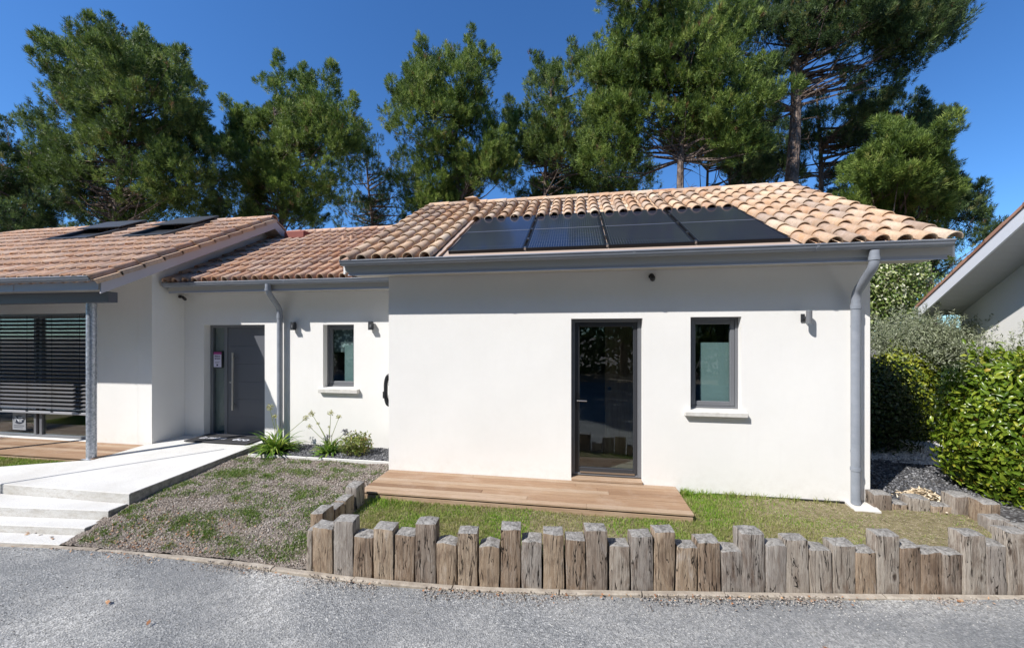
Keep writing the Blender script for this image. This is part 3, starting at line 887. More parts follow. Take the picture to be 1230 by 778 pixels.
pipe_bend([(-5.27, 5.905, 2.82), (-5.27, 5.905, 2.68), (-5.335, 6.24, 2.42), (-5.335, 6.25, 2.28), (-5.335, 6.25, -0.06)], 0.047,
          [((-5.335, 6.25, 2.30), (-5.335, 6.25, 2.24)), ((-5.27, 5.905, 2.70), (-5.27, 5.905, 2.74))])

# porch beam and post
mb = MB(); mb.box(-14.9, -7.19, 4.89, 5.02, 2.445, 2.612)
part(mb, 'beam', M['beam'], bevel=0.004)
mb = MB(); mb.tube([(-7.655, 4.985, -0.045), (-7.655, 4.985, 2.444)], 0.062, 24)
mb.box(-7.74, -7.57, 4.9, 5.07, -0.045, -0.037)
pl = part(mb, 'post', M['galv'], smooth=True)
mb = MB(); mb.tube([(-9.95, 4.985, -0.045), (-9.95, 4.985, 2.444)], 0.062, 24)
mb.box(-10.03, -9.87, 4.9, 5.07, -0.045, -0.037)
part(mb, 'post', M['galv'], smooth=True)

e = empty('garden_pole', (-8.62, 3.02, ZR))
MB().tube([(0, 0, 0), (0, 0, 4.35)], 0.016, 10).build('pole', M['galv'], e, smooth=True)
MB().box(-0.06, 0.06, -0.06, 0.06, -0.02, 0.05).build('foot', M['galv'], e)
tag(e, 'thin galvanised pole standing by the steps beyond the left edge', 'pole')
# windows ----------------------------------------------------------
def frame_rect(mb, x0, x1, z0, z1, y0, y1, wl, wr, wb, wt):
    mb.box(x0, x0 + wl, y0, y1, z0, z1); mb.box(x1 - wr, x1, y0, y1, z0, z1)
    mb.box(x0 + wl, x1 - wr, y0, y1, z0, z0 + wb); mb.box(x0 + wl, x1 - wr, y0, y1, z1 - wt, z1)
def window(x0, x1, z0, z1, yw, depth, sill, curtain):
    yf = yw + depth
    mb = MB()
    frame_rect(mb, x0 + 0.001, x1 - 0.001, z0, z1 - 0.001, yf, yf + 0.07, 0.035, 0.035, 0.04, 0.035)
    wn = part(mb, 'window', M['frame'], bevel=0.003)
    mb = MB(); frame_rect(mb, x0 + 0.037, x1 - 0.037, z0 + 0.042, z1 - 0.037, yf + 0.012, yf + 0.062, 0.055, 0.055, 0.06, 0.055)
    part(mb, 'sash', M['frame'], wn, bevel=0.005)
    mb = MB(); mb.box(x0 + 0.09, x1 - 0.09, yf + 0.035, yf + 0.041, z0 + 0.10, z1 - 0.09)
    part(mb, 'pane', M['glass'], wn)
    a, b, c_, d = curtain
    mb = MB(); mb.box(a, b, yf + 0.085, yf + 0.091, c_, d); part(mb, 'blind', M['curtain'], wn)
    s0, s1, sz0, sz1, sy = sill
    mb = MB()
    mb.prism([(sy, sz0), (sy, sz1), (yf + 0.01, sz1 + 0.022), (yf + 0.01, sz0)], 'x', s0, s1)
    part(mb, 'sill', M['kerb_l'], wn, bevel=0.006)
    return wn
m = newmat('cast_sill', (0.62, 0.6, 0.56), 0.85); k = NB(m)
k.col(k.ramp(k.noise(12, 5, 0.7), [(0.3, (0.5, 0.48, 0.44)), (0.7, (0.68, 0.66, 0.62))])); k.bump(k.noise(90), 0.3, 0.004)
M['kerb_l'] = m
window(1.486, 2.098, 0.955, 2.163, 5.30, 0.10, (1.405, 2.155, 0.885, 0.945, 5.235), (1.66, 2.03, 1.0, 1.83))
window(-4.519, -3.910, 0.985, 2.125, 6.33, 0.12, (-4.58, -3.80, 0.895, 0.968, 6.265), (-4.22, -3.93, 1.0, 1.75))
# lace at the top of the small window of the linking wall
m = newmat('patterned_net', (0.45, 0.5, 0.52), 0.8); k = NB(m)
k.col(k.ramp(k.voro(16, 'Distance'), [(0.25, (0.55, 0.6, 0.62)), (0.5, (0.13, 0.15, 0.17))]))
mb = MB(); mb.box(-4.44, -3.98, 6.545, 6.548, 1.62, 2.05); o = part(mb, 'net_curtain', m)

# glazed door of the main block
mb = MB()
x0, x1, z0, z1 = W_DOOR
yf = 5.30 + 0.09
frame_rect(mb, x0 + 0.001, x1 - 0.001, 0.0, z1 - 0.001, yf, yf + 0.07, 0.05, 0.05, 0.03, 0.045)
gd = part(mb, 'glazed_door', M['frame'], bevel=0.003)
mb = MB(); frame_rect(mb, x0 + 0.053, x1 - 0.053, 0.033, z1 - 0.048, yf + 0.012, yf + 0.062, 0.06, 0.05, 0.07, 0.06)
part(mb, 'sash', M['frame_dark'], gd, bevel=0.005)
mb = MB(); mb.box(x0 + 0.11, x1 - 0.10, yf + 0.036, yf + 0.042, 0.10, z1 - 0.105)
part(mb, 'pane', M['glass'], gd)
mb = MB(); mb.box(x0 + 0.068, x0 + 0.096, yf - 0.0, yf + 0.011, 0.90, 1.14)
mb.tube([(x0 + 0.082, yf, 1.03), (x0 + 0.082, yf - 0.05, 1.03)], 0.009, 8)
h_ = part(mb, 'handle', M['black'], gd)
mb = MB(); mb.tube([(x0 + 0.078, yf - 0.05, 1.03), (x0 + 0.21, yf - 0.05, 1.028)], 0.0095, 8)
part(mb, 'handle', M['steel'], gd, smooth=True)
mb = MB(); mb.box(x0 + 0.003, x1 - 0.003, 5.27, yf + 0.02, -0.045, -0.012)
part(mb, 'threshold', M['deck'], gd, bevel=0.004)
mb = MB(); mb.box(x0 + 0.12, x1 - 0.09, yf - 0.012, yf + 0.01, 0.036, 0.056); part(mb, 'drip_bar', M['steel'], gd)

# entrance door
x0, x1, z0, z1 = L_DOOR
yf = 6.33 + 0.13
mb = MB()
frame_rect(mb, x0 + 0.001, x1 - 0.001, 0.0, z1 - 0.001, yf, yf + 0.08, 0.06, 0.03, 0.02, 0.05)
mb.box(-6.735, -6.66, yf, yf + 0.08, 0.02, z1 - 0.05)
ed = part(mb, 'front_door', M['frame'], bevel=0.004)
M['door'] = newmat('door_grey', (0.105, 0.11, 0.125), 0.45)
mb = MB(); 
zc = [0.024, 0.36, 0.70, 1.04, 1.38, 1.72, 2.078]
for a, b in zip(zc[:-1], zc[1:]): mb.box(-6.655, x1 - 0.035, yf + 0.012, yf + 0.07, a, b - 0.001)
lf = part(mb, 'leaf', M['door'], ed, bevel=0.0018)
mb = MB(); mb.box(-6.985, -6.74, yf + 0.03, yf + 0.036, 0.022, z1 - 0.052); part(mb, 'sidelight', M['glass'], ed)
mb = MB(); mb.box(-6.985, -6.74, yf + 0.07, yf + 0.08, 0.022, z1 - 0.052); part(mb, 'sidelight_film', newmat('frosted_film', (0.12, 0.15, 0.15), 0.7), ed)
mb = MB(); mb.tube([(-6.50, yf - 0.045, 0.49), (-6.50, yf - 0.045, 1.60)], 0.018, 12)
for z in (0.6, 1.5): mb.tube([(-6.50, yf - 0.045, z), (-6.50, yf + 0.012, z)], 0.009, 8)
mb.tube([(-6.60, yf + 0.012, 1.02), (-6.60, yf, 1.02)], 0.016, 10)
part(mb, 'handle', M['steel'], ed, smooth=True)

# big glazed opening with venetian blind on the left wing
x0, x1, z0, z1 = G_WIN
yf = 5.74 + 0.09
mb = MB()
frame_rect(mb, x0 + 0.001, x1 - 0.001, z0, z1 - 0.001, yf, yf + 0.07, 0.05, 0.05, 0.05, 0.05)
mb.box(-10.33, -10.27, yf - 0.002, yf + 0.068, z0 + 0.05, z1 - 0.05)
mb.box(-10.20, -10.14, yf + 0.002, yf + 0.072, z0 + 0.05, z1 - 0.05)
mb.box(-11.6, -11.54, yf + 0.002, yf + 0.072, z0 + 0.05, z1 - 0.05)
sw = part(mb, 'sliding_window', M['frame'], bevel=0.003)
for a, b in ((x0 + 0.05, -10.33), (-10.14, x1 - 0.05)): part(MB().box(a, b, yf + 0.03, yf + 0.036, z0 + 0.05, z1 - 0.05), 'pane', M['glass'], sw)
mb = MB(); mb.box(-10.27, -10.20, yf + 0.03, yf + 0.06, z0 + 0.05, z1 - 0.05); part(mb, 'mullion', M['frame_dark'], sw)
mb = MB()
npitch = 0.0745
z = z1 - 0.06
ys = 5.782
while z > 0.50:
    tilt = R(36)
    dy = 0.037 * math.cos(tilt); dz = 0.037 * math.sin(tilt)
    prof = []
    for t in (-1, -0.5, 0, 0.5, 1):
        prof.append((ys + t * dy, z + t * dz + 0.006 * (1 - t * t)))
    for t in (1, 0.5, 0, -0.5, -1):
        prof.append((ys + t * dy, z + t * dz + 0.006 * (1 - t * t) - 0.0015))
    mb.prism(prof, 'x', x0 + 0.02, x1 - 0.012)
    z -= npitch
vb = part(mb, 'venetian_blind', M['slat'], sw)
mb = MB(); mb.box(x0 + 0.02, x1 - 0.012, ys - 0.036, ys + 0.036, 0.445, 0.487); part(mb, 'bottom_bar', M['slat_bar'], sw, bevel=0.004)
mb = MB()
for xx in (-9.1, -9.75, -10.35, -11.0): 
    mb.tube([(xx, ys - 0.035, 0.47), (xx, ys - 0.035, z1 - 0.03)], 0.003, 5)
    mb.box(xx - 0.03, xx + 0.03, ys - 0.04, ys - 0.0365, 0.48, 0.498)
part(mb, 'blind_cord', M['black'], sw)

# skylights: low frame, dark pane, raised shutter box on the upper half
def skylight(xa, xb, ya, yb):
    e = MB()
    def P(x, y, h): return (x, y - h * SINP * 0.9, 2.72 + (y - 4.64) * 0.563 + h)
    def slopebox(m_, x0, x1, y0, y1, h0, h1):
        vs = [P(x0, y0, h0), P(x1, y0, h0), P(x1, y1, h0), P(x0, y1, h0), P(x0, y0, h1), P(x1, y0, h1), P(x1, y1, h1), P(x0, y1, h1)]
        m_.add(vs, [(0, 3, 2, 1), (4, 5, 6, 7), (0, 1, 5, 4), (1, 2, 6, 5), (2, 3, 7, 6), (3, 0, 4, 7)])
    ym = ya + (yb - ya) * 0.52
    H = 0.13
    slopebox(e, xa, xa + 0.06, ya, yb, 0, H); slopebox(e, xb - 0.06, xb, ya, yb, 0, H)
    slopebox(e, xa + 0.06, xb - 0.06, ya, ya + 0.07, 0, H - 0.01); slopebox(e, xa + 0.06, xb - 0.06, yb - 0.07, yb, 0, H)
    o = e.build('skylight', M['sky_frame']); o.parent = roof_wing
    p_ = MB(); slopebox(p_, xa + 0.06, xb - 0.06, ya + 0.07, ym, 0.055, 0.065)
    q = p_.build('pane', M['sky_pane'], o)
    s_ = MB(); slopebox(s_, xa - 0.01, xb + 0.01, ym, yb + 0.06, H + 0.03, H + 0.05); slopebox(s_, xa + 0.0, xb - 0.0, yb - 0.06, yb + 0.05, H + 0.001, H + 0.029)
    q = s_.build('shutter_box', M['sky_frame'], o)
M['sky_frame'] = newmat('skylight_grey', (0.055, 0.06, 0.07), 0.4, 0.2)
M['sky_pane'] = newmat('skylight_screen', (0.02, 0.022, 0.026), 0.35)
skylight(-11.75, -10.55, 6.88, 8.0)
skylight(-9.55, -8.45, 6.80, 7.98)

# small roof vents
mb = MB()
c0 = on_slope(-2.01, 7.42, 0.03)
mb.tube([(c0[0], c0[1], c0[2]), (c0[0], c0[1], c0[2] + 0.17)], [0.085, 0.07], 12)
o = part(mb, 'roof_vent', M['tile'], roof_main, smooth=True)
mb = MB()
vt = c0[2] + 0.19
for sx_, sy_ in ((-1, -1), (1, -1), (1, 1), (-1, 1)): mb.box(c0[0] + sx_ * 0.05 - 0.014, c0[0] + sx_ * 0.05 + 0.014, c0[1] + sy_ * 0.05 - 0.014, c0[1] + sy_ * 0.05 + 0.014, vt - 0.03, vt + 0.06)
mb.add([(c0[0] - .13, c0[1] - .13, vt + .06), (c0[0] + .13, c0[1] - .13, vt + .06), (c0[0] + .13, c0[1] + .13, vt + .06), (c0[0] - .13, c0[1] + .13, vt + .06), (c0[0], c0[1], vt + .14)],
       [(0, 3, 2, 1), (0, 1, 4), (1, 2, 4), (2, 3, 4), (3, 0, 4)])
part(mb, 'roof_vent', M['tile'], roof_main)
def link_pt(x, y, h): return (x, y, 2.855 + (y - 5.91) * 0.563 + h)
mb = MB()
p0 = link_pt(-6.62, 8.30, 0.1)
mb.box(p0[0] - 0.28, p0[0] + 0.28, p0[1] - 0.10, p0[1] + 0.16, p0[2] - 0.06, p0[2] + 0.14)
part(mb, 'vent_tile', M['tile_red'], roof_link, bevel=0.03)
mb = MB()
p0 = link_pt(-5.05, 7.95, 0.1)
for q in (-0.1, 0.1): part(MB().tube([(p0[0] + q, p0[1], p0[2] - 0.06), (p0[0] + q, p0[1], p0[2] + 0.08)], 0.05, 10), 'vent_tile', M['tile_old'], roof_link)

# ------------------------------------------------------------------ solar panels
def solar(i):
    gap = 0.03
    pw = (PAN1 - PAN0 - 3 * gap) / 4
    xa = PAN0 + i * (pw + gap)
    Lp = (6.695 - 4.975) / COSP
    e = empty('solar_panel', on_slope(xa, 4.985, 0.075))
    e.rotation_euler = (math.atan(0.563), 0, 0)
    mb = MB()
    frame_rect_xy = lambda x0, x1, y0, y1, z0, z1: mb.box(x0, x1, y0, y1, z0, z1)
    t = 0.022
    mb.box(0, t, 0, Lp, -0.04, 0.012); mb.box(pw - t, pw, 0, Lp, -0.04, 0.012)
    mb.box(t, pw - t, 0, t, -0.04, 0.012); mb.box(t, pw - t, Lp - t, Lp, -0.04, 0.012)
    mb.build('frame', M['solar_frame'], e, bevel=0.002)
    for q in (0, 1):
        mb = MB(); y0 = t + q * (Lp - t) / 2; mb.box(t, pw - t, y0 + 0.001, y0 + Lp / 2 - 0.03, 0.0, 0.008); mb.build('cell_sheet', M['solar'], e)
    mb = MB(); mb.box(t, pw - t, Lp / 2 - 0.016, Lp / 2 + 0.008, -0.01, 0.010); mb.build('cross_bar', M['solar_bar'], e)
    if i < 3:
        for y in (0.02, Lp * 0.22, Lp * 0.5, Lp * 0.78, Lp - 0.06): MB().box(pw + 0.002, pw + gap - 0.002, y, y + 0.045, -0.02, 0.016).build('clamp', M['steel'], e)
    tag(e, ['leftmost solar panel on the main roof, beside the small terracotta vent', 'second solar panel from the left on the main tiled roof',
            'third solar panel from the left on the main tiled roof', 'rightmost solar panel of the row, its right edge against bare tiles'][i], 'solar panel', 'solar panels in a row on the main roof')
for i in range(4): solar(i)

# ------------------------------------------------------------------ wall fittings
def wall_lamp(x, y, z, label, lh=0.16):
    e = empty('wall_lamp', (x, y, z))
    mb = MB(); mb.tube([(0, -0.08, -lh / 2), (0, -0.08, lh / 2)], 0.032, 16); mb.build('lamp_body', M['frame'], e, smooth=True)
    mb = MB(); mb.box(-0.055, -0.01, -0.012, -0.002, -0.055, 0.045); mb.box(-0.03, 0.02, -0.06, -0.003, -0.02, 0.01); mb.build('bracket', M['frame_dark'], e, bevel=0.002)
    for q in (lh / 2 + 0.0005, -lh / 2 - 0.003): MB().tube([(0, -0.08, q), (0, -0.08, q + 0.0025)], 0.024, 14).build('lens', M['glass'], e)
    tag(e, label, 'wall lamp', 'up and down wall lamps')
wall_lamp(2.83, 5.298, 2.145, 'cylindrical grey wall lamp between the right window and the right downpipe')
def box_lamp(x, y, z, label):
    e = empty('wall_lamp', (x, y, z))
    mb = MB(); mb.box(-0.035, 0.035, -0.09, -0.02, -0.075, 0.075); mb.build('lamp_body', M['frame_dark'], e, bevel=0.004)
    mb = MB(); mb.box(-0.03, 0.03, -0.019, -0.002, -0.045, 0.045); mb.box(0.012, 0.03, -0.12, -0.091, -0.03, 0.02); mb.build('bracket', M['frame'], e)
    tag(e, label, 'wall lamp', 'up and down wall lamps')
box_lamp(-5.08, 6.328, 2.10, 'small dark wall lamp left of the small window, beside the left downpipe')
box_lamp(-3.55, 6.328, 2.10, 'small dark wall lamp right of the small window, near the inner corner')
# movement sensor on the main wall
e = empty('motion_sensor', (0.995, 5.298, 2.69))
mb = MB(); mb.tube([(0, -0.002, 0.012), (0, -0.035, 0.012)], 0.035, 14); mb.build('bracket', M['black'], e, smooth=True)
mb = MB(); mb.sphere((0.008, -0.06, -0.02), 0.036, 14, 10, (1, 1.1, 1.15)); mb.build('sensor_head', M['black'], e, smooth=True)
tag(e, 'small round black sensor high on the main wall under the gutter', 'sensor')
# bullet camera beside the entrance
e = empty('security_camera', (-7.478, 6.23, 2.66))
mb = MB(); mb.tube([(0.002, 0, 0.01), (0.03, 0, 0.01)], 0.03, 12); mb.tube([(0.03, 0, 0.01), (0.09, -0.01, -0.01)], 0.012, 8); mb.build('bracket', M['black'], e)
mb = MB(); mb.tube([(0.06, 0.0, 0.005), (0.17, -0.04, -0.045)], 0.027, 14); mb.build('camera_body', M['black'], e, smooth=True)
tag(e, 'small black bullet camera on the shaded wall left of the entrance', 'camera')
# black bracket on the inner corner
e = empty('hose_bracket', (-2.714, 5.42, 1.10))
mb = MB()
pts = []
for i in range(17):
    t = -PI / 2 + PI * i / 16
    pts.append((-0.055 - 0.055 * math.cos(t), 0.20 * 0 + 0.0, 0.17 * math.sin(t) + (0.05 if t > 0 else -0.05)))
mb.tube([(0.0, 0, 0.22)] + pts[::-1] + [(0.0, 0, -0.22)], 0.03, 10)
mb.box(-0.05, 0.0, -0.03, 0.05, 0.07, 0.2); mb.box(-0.05, 0.0, -0.03, 0.05, -0.2, -0.07)
mb.box(-0.14, -0.10, -0.035, 0.035, -0.12, -0.02)
o = mb.build('body', M['black'], e, smooth=True)
tag(e, 'black curved bracket on the side wall at the inner corner of the house', 'wall bracket')

# notice in the side light of the front door
e = empty('notice', (-6.862, 6.455, 1.46))
mb = MB(); mb.box(-0.105, 0.105, -0.012, 0.0, -0.165, 0.165); mb.build('frame', M['black'], e)
mb = MB(); mb.box(-0.085, 0.085, -0.016, -0.0125, -0.145, 0.10); mb.build('paper', newmat('paper', (0.62, 0.6, 0.72), 0.6), e)
mb = MB(); mb.box(-0.085, 0.085, -0.016, -0.0125, 0.1005, 0.145); mb.build('banner', newmat('pink_banner', (0.35, 0.04, 0.2), 0.6), e)
def text(name, s, size, loc, rot, mat, parent, extr=0.0008, align='CENTER', bold=False, sx=1.0):
    cu = bpy.data.curves.new(name, 'FONT'); cu.body = s; cu.size = size; cu.align_x = align; cu.align_y = 'CENTER'; cu.extrude = extr
    if bold: cu.offset = size * 0.02
    to = bpy.data.objects.new(name, cu); COL.objects.link(to)
    dg = bpy.context.evaluated_depsgraph_get()
    me = bpy.data.meshes.new_from_object(to.evaluated_get(dg))
    bpy.data.objects.remove(to)
    me.materials.clear(); me.materials.append(mat)
    o = bpy.data.objects.new(name, me); COL.objects.link(o)
    o.location = loc; o.rotation_euler = rot; o.scale = (sx, 1, 1)
    if parent: o.parent = parent
    return o
INK = newmat('ink', (0.03, 0.02, 0.06), 0.6)
text('lettering', 'Maison\ntémoin', 0.045, (0, -0.0175, 0.045), (R(90), 0, 0), INK, e, bold=True)
mb = MB(); mb.box(-0.02, 0.015, -0.0175, -0.0165, -0.12, -0.09); mb.box(-0.05, 0.05, -0.0175, -0.0165, -0.045, -0.040); mb.box(-0.05, 0.03, -0.0175, -0.0165, -0.065, -0.060); mb.build('print', INK, e)
tag(e, 'small framed notice with pink banner in the glass beside the front door', 'notice')
# sticker with NF in an oval on the left window
e = empty('sticker', (-10.74, 5.858, 0.235))
mb = MB(); mb.box(-0.165, 0.165, -0.004, 0.0, -0.15, 0.21); mb.build('backing', newmat('sticker_white', (0.30, 0.31, 0.33), 0.5), e)
mb = MB(); vs = [(0.135 * math.cos(t), 0.085 * math.sin(t) + 0.05) for t in [2 * PI * i / 28 for i in range(28)]]
mb.prism(vs, 'y', -0.0065, -0.0045); mb.build('oval', newmat('sticker_navy', (0.02, 0.025, 0.045), 0.4), e)
text('lettering', 'NF', 0.15, (0.0, -0.0075, 0.05), (R(90), 0, 0), newmat('sticker_ink', (0.5, 0.52, 0.55), 0.5), e, bold=True, sx=1.25)
mb = MB(); mb.box(-0.13, 0.13, -0.0055, -0.0045, -0.075, -0.06); mb.box(-0.13, 0.10, -0.0055, -0.0045, -0.11, -0.098); mb.build('print', newmat('sticker_print', (0.08, 0.08, 0.1), 0.5), e)
tag(e, 'square pale sticker with NF in a dark oval low on the big left window', 'sticker')
# doormat
e = empty('doormat', (-6.36, 6.19, 0.004))
mb = MB(); mb.box(-0.66, 0.66, -0.27, 0.22, 0.0, 0.014); mb.build('mat', newmat('mat_black', (0.022, 0.022, 0.024), 0.95), e, bevel=0.003)
mb = MB(); frame_rect_ = None
for (a, b, c_, d) in ((-0.66, 0.66, -0.27, -0.24), (-0.66, 0.66, 0.19, 0.22), (-0.66, -0.63, -0.239, 0.189), (0.63, 0.66, -0.239, 0.189)): mb.box(a, b, c_, d, 0.0145, 0.019)
mb.build('border', newmat('mat_border', (0.06, 0.06, 0.065), 0.8), e)
MW = newmat('mat_lettering', (0.55, 0.56, 0.6), 0.9)
text('lettering', 'La maison', 0.19, (-0.28, -0.03, 0.0155), (0, 0, 0), MW, e, bold=True, sx=0.7)
text('lettering', 'éco', 0.19, (0.33, -0.05, 0.0155), (0, 0, 0), MW, e, bold=True, sx=1.2)
tag(e, 'black doormat with white lettering in front of the grey front door', 'doormat')

# splash stone below the right downpipe
mb = MB(); mb.add([(3.24, 5.08, -0.115), (3.50, 5.06, -0.11), (3.545, 5.28, -0.095), (3.26, 5.29, -0.095), (3.24, 5.08, -0.14), (3.50, 5.06, -0.14), (3.545, 5.28, -0.14), (3.26, 5.29, -0.14)],
       [(0, 1, 2, 3), (4, 7, 6, 5), (0, 4, 5, 1), (1, 5, 6, 2), (2, 6, 7, 3), (3, 7, 4, 0)])
tag(mb.build('splash_stone', M['kerb_l'], bevel=0.006), 'pale flat slab on the ground under the right downpipe', 'paving slab')

# ------------------------------------------------------------------ decks
def deck(name, x0, x1, y0, y1, zt, label, nb, thick=0.022):
    e = empty(name, ((x0 + x1) / 2, y0, zt - 0.1)); off = -Vector(e.location)
    mb = MB()
    bw = (y1 - y0) / nb
    for i in range(nb):
        ya = y0 + i * bw; 
        cuts = [x0, x1] if x1 - x0 < 2 else [x0] + sorted(random.uniform(x0 + 0.8, x1 - 0.8) for _ in range(1 if x1 - x0 < 5 else 3)) + [x1]
        for a, b in zip(cuts[:-1], cuts[1:]):
            mb.box(a + 0.001, b - 0.001, ya + 0.004, ya + bw - 0.005, zt - thick, zt + random.uniform(-0.001, 0.001))
    o = mb.build('boards', M['deck'], e, bevel=0.0025); o.matrix_parent_inverse = Matrix.Translation(off)
    mb = MB(); mb.box(x0 + 0.03, x1 - 0.03, y0 + 0.05, y0 + 0.09, zt - 0.12, zt - thick - 0.001)
    x = x0 + 0.05
    while x < x1 - 0.05:
        mb.box(x, x + 0.045, y0 + 0.092, y1 - 0.01, zt - 0.10, zt - thick - 0.001); x += 0.45
    o = mb.build('joists', M['dark_wood'], e); o.matrix_parent_inverse = Matrix.Translation(off)
    mb = MB(); mb.box(x0 + 0.01, x1 - 0.01, y0 + 0.012, y0 + 0.032, zt - 0.125, zt - thick - 0.018)
    o = mb.build('skirt_board', M['deck'], e, bevel=0.002); o.matrix_parent_inverse = Matrix.Translation(off)
    tag(e, label, 'deck')
M['dark_wood'] = newmat('joist_wood', (0.06, 0.04, 0.028), 0.9)
deck('wooden_deck', -2.70, 1.30, 4.49, 5.298, -0.05, 'narrow brown wooden deck on the lawn in front of the glazed door', 8)
deck('wooden_deck', -14.5, -7.56, 4.93, 5.738, -0.035, 'pale wooden deck in front of the big window with blinds', 8)

# ------------------------------------------------------------------ palisade
def timber(x, y, w_, d_, zb, zt, rz, label, slant=0.0, round_=0.0):
    H = zt - zb
    bm = bmesh.new()
    nz = 7
    rings = []
    a = random.uniform(0.0, 0.012); ph = random.uniform(0, 6)
    for i in range(nz + 1):
        t = i / nz
        z = H * t
        ox = a * math.sin(t * 3 + ph) * 0.5; oy = a * math.cos(t * 2.4 + ph) * 0.3
        ww = w_ / 2 * (1 + random.uniform(-0.015, 0.015)); dd = d_ / 2 * (1 + random.uniform(-0.02, 0.02))
        pts = [(-ww, -dd), (-ww * 0.33, -dd - random.uniform(0, 0.006)), (ww * 0.33, -dd - random.uniform(0, 0.006)), (ww, -dd), (ww, 0), (ww, dd), (0, dd), (-ww, dd), (-ww, 0)]
        ring = []
        for (px, py) in pts:
            zz = z
            if i == nz:
                zz += slant * px / w_ + random.uniform(-0.007, 0.006) - round_ * (px / ww) ** 2 - 0.012 * (py < 0)
            ring.append(bm.verts.new((px + ox + random.uniform(-0.002, 0.002), py + oy + random.uniform(-0.002, 0.002), zz)))
        rings.append(ring)
    n = len(rings[0])
    for i in range(nz):
        for j in range(n):
            bm.faces.new((rings[i][j], rings[i][(j + 1) % n], rings[i + 1][(j + 1) % n], rings[i + 1][j]))
    c_ = bm.verts.new((ox, oy, H + 0.002))
    for j in range(n): bm.faces.new((rings[nz][j], rings[nz][(j + 1) % n], c_))
    bm.normal_update()
    ed_ = [e_ for e_ in bm.edges if e_.calc_face_angle(0) > R(50)]
    bmesh.ops.bevel(bm, geom=ed_, offset=0.007, segments=2, affect='EDGES', profile=0.5)
    bmesh.ops.recalc_face_normals(bm, faces=bm.faces)
    me = bpy.data.meshes.new('palisade_post'); bm.to_mesh(me); bm.free()
    me.polygons.foreach_set('use_smooth', [True] * len(me.polygons))
    me.set_sharp_from_angle(angle=R(30))
    me.materials.append(M['timber'])
    o = bpy.data.objects.new('palisade_post', me); COL.objects.link(o)
    o.location = (x, y, zb); o.rotation_euler = (random.uniform(-0.025, 0.02), random.uniform(-0.014, 0.014), rz + random.uniform(-0.03, 0.03))
    tag(o, label, 'timber post', 'weathered timber posts edging the lawn')
    return o
ORD = ['first', 'second', 'third', 'fourth', 'fifth', 'sixth', 'seventh', 'eighth', 'ninth', 'tenth', 'eleventh', 'twelfth', 'thirteenth', 'fourteenth', 'fifteenth', 'sixteenth',
       'seventeenth', 'eighteenth', 'nineteenth', 'twentieth', 'twenty-first', 'twenty-second', 'twenty-third', 'twenty-fourth', 'twenty-fifth', 'twenty-sixth', 'twenty-seventh',
       'twenty-eighth', 'twenty-ninth', 'thirtieth', 'thirty-first', 'thirty-second', 'thirty-third', 'thirty-fourth']
FRONT = [(-2.605, 0.067, -0.010), (-2.458, 0.223, 0.034), (-2.236, 0.215, 0.115), (-2.025, 0.206, -0.016), (-1.812, 0.209, 0.083), (-1.606, 0.206, 0.032), (-1.396, 0.207, 0.143),
 (-1.192, 0.200, -0.009), (-0.991, 0.192, 0.089), (-0.794, 0.197, -0.013), (-0.600, 0.192, 0.134), (-0.395, 0.194, 0.028), (-0.200, 0.197, 0.098), (0.003, 0.185, 0.057), (0.185, 0.203, 0.136),
 (0.398, 0.192, -0.011), (0.600, 0.206, 0.094), (0.801, 0.195, 0.129), (1.002, 0.194, -0.014), (1.206, 0.205, 0.034), (1.411, 0.197, -0.041), (1.600, 0.215, 0.120), (1.806, 0.185, 0.020),
 (1.998, 0.207, 0.064), (2.205, 0.206, -0.025), (2.411, 0.206, 0.019), (2.605, 0.183, -0.036), (2.800, 0.205, 0.117), (2.993, 0.183, 0.014), (3.181, 0.192, -0.042), (3.369, 0.184, -0.052),
 (3.560, 0.205, 0.121), (3.767, 0.184, 0.025), (3.965, 0.212, 0.138)]
for i, (x, wd, zt) in enumerate(FRONT):
    yk = kerb_y(x) + 0.04
    ang = math.atan2(kerb_y(x + 0.2) - kerb_y(x - 0.2), 0.4)
    sz = 'tall' if zt > 0.075 else ('short' if zt < 0.0 else 'mid-height')
    nm = ORD[i] + ' from the left' if i < 17 else (ORD[len(FRONT) - 1 - i] + ' from the right' if i < len(FRONT) - 1 else 'rightmost')
    dd = 0.13 if i else 0.16
    if i not in (0,): d_ = random.uniform(0.12, 0.15)
    else: d_ = 0.14
    timber(x, yk + d_ / 2 + random.uniform(-0.004, 0.008), wd - 0.008, d_, ZR - 0.03, zt, ang, '%s weathered timber post, %s in the front row along the road' % (sz, 'leftmost' if i == 0 else nm),
           random.uniform(-0.008, 0.008), 0.02 if i in (7, 9) else 0.0)
for i, (x, y, zt, wd, d_, lab) in enumerate([
    (-2.64, 3.70, 0.085, 0.15, 0.18, 'timber post just behind the front left corner of the palisade'),
    (-2.64, 3.905, 0.03, 0.14, 0.18, 'second timber post of the short left side row, before its middle'),
    (-2.64, 4.10, 0.045, 0.14, 0.17, 'third timber post of the short left side row, next to its tall end post'),
    (-2.64, 4.31, 0.122, 0.14, 0.18, 'tall end post of the left side row, touching the wooden deck corner')]):
    timber(x, y, wd, d_, -0.42, zt, 0.0, lab, random.uniform(-.01, .01))
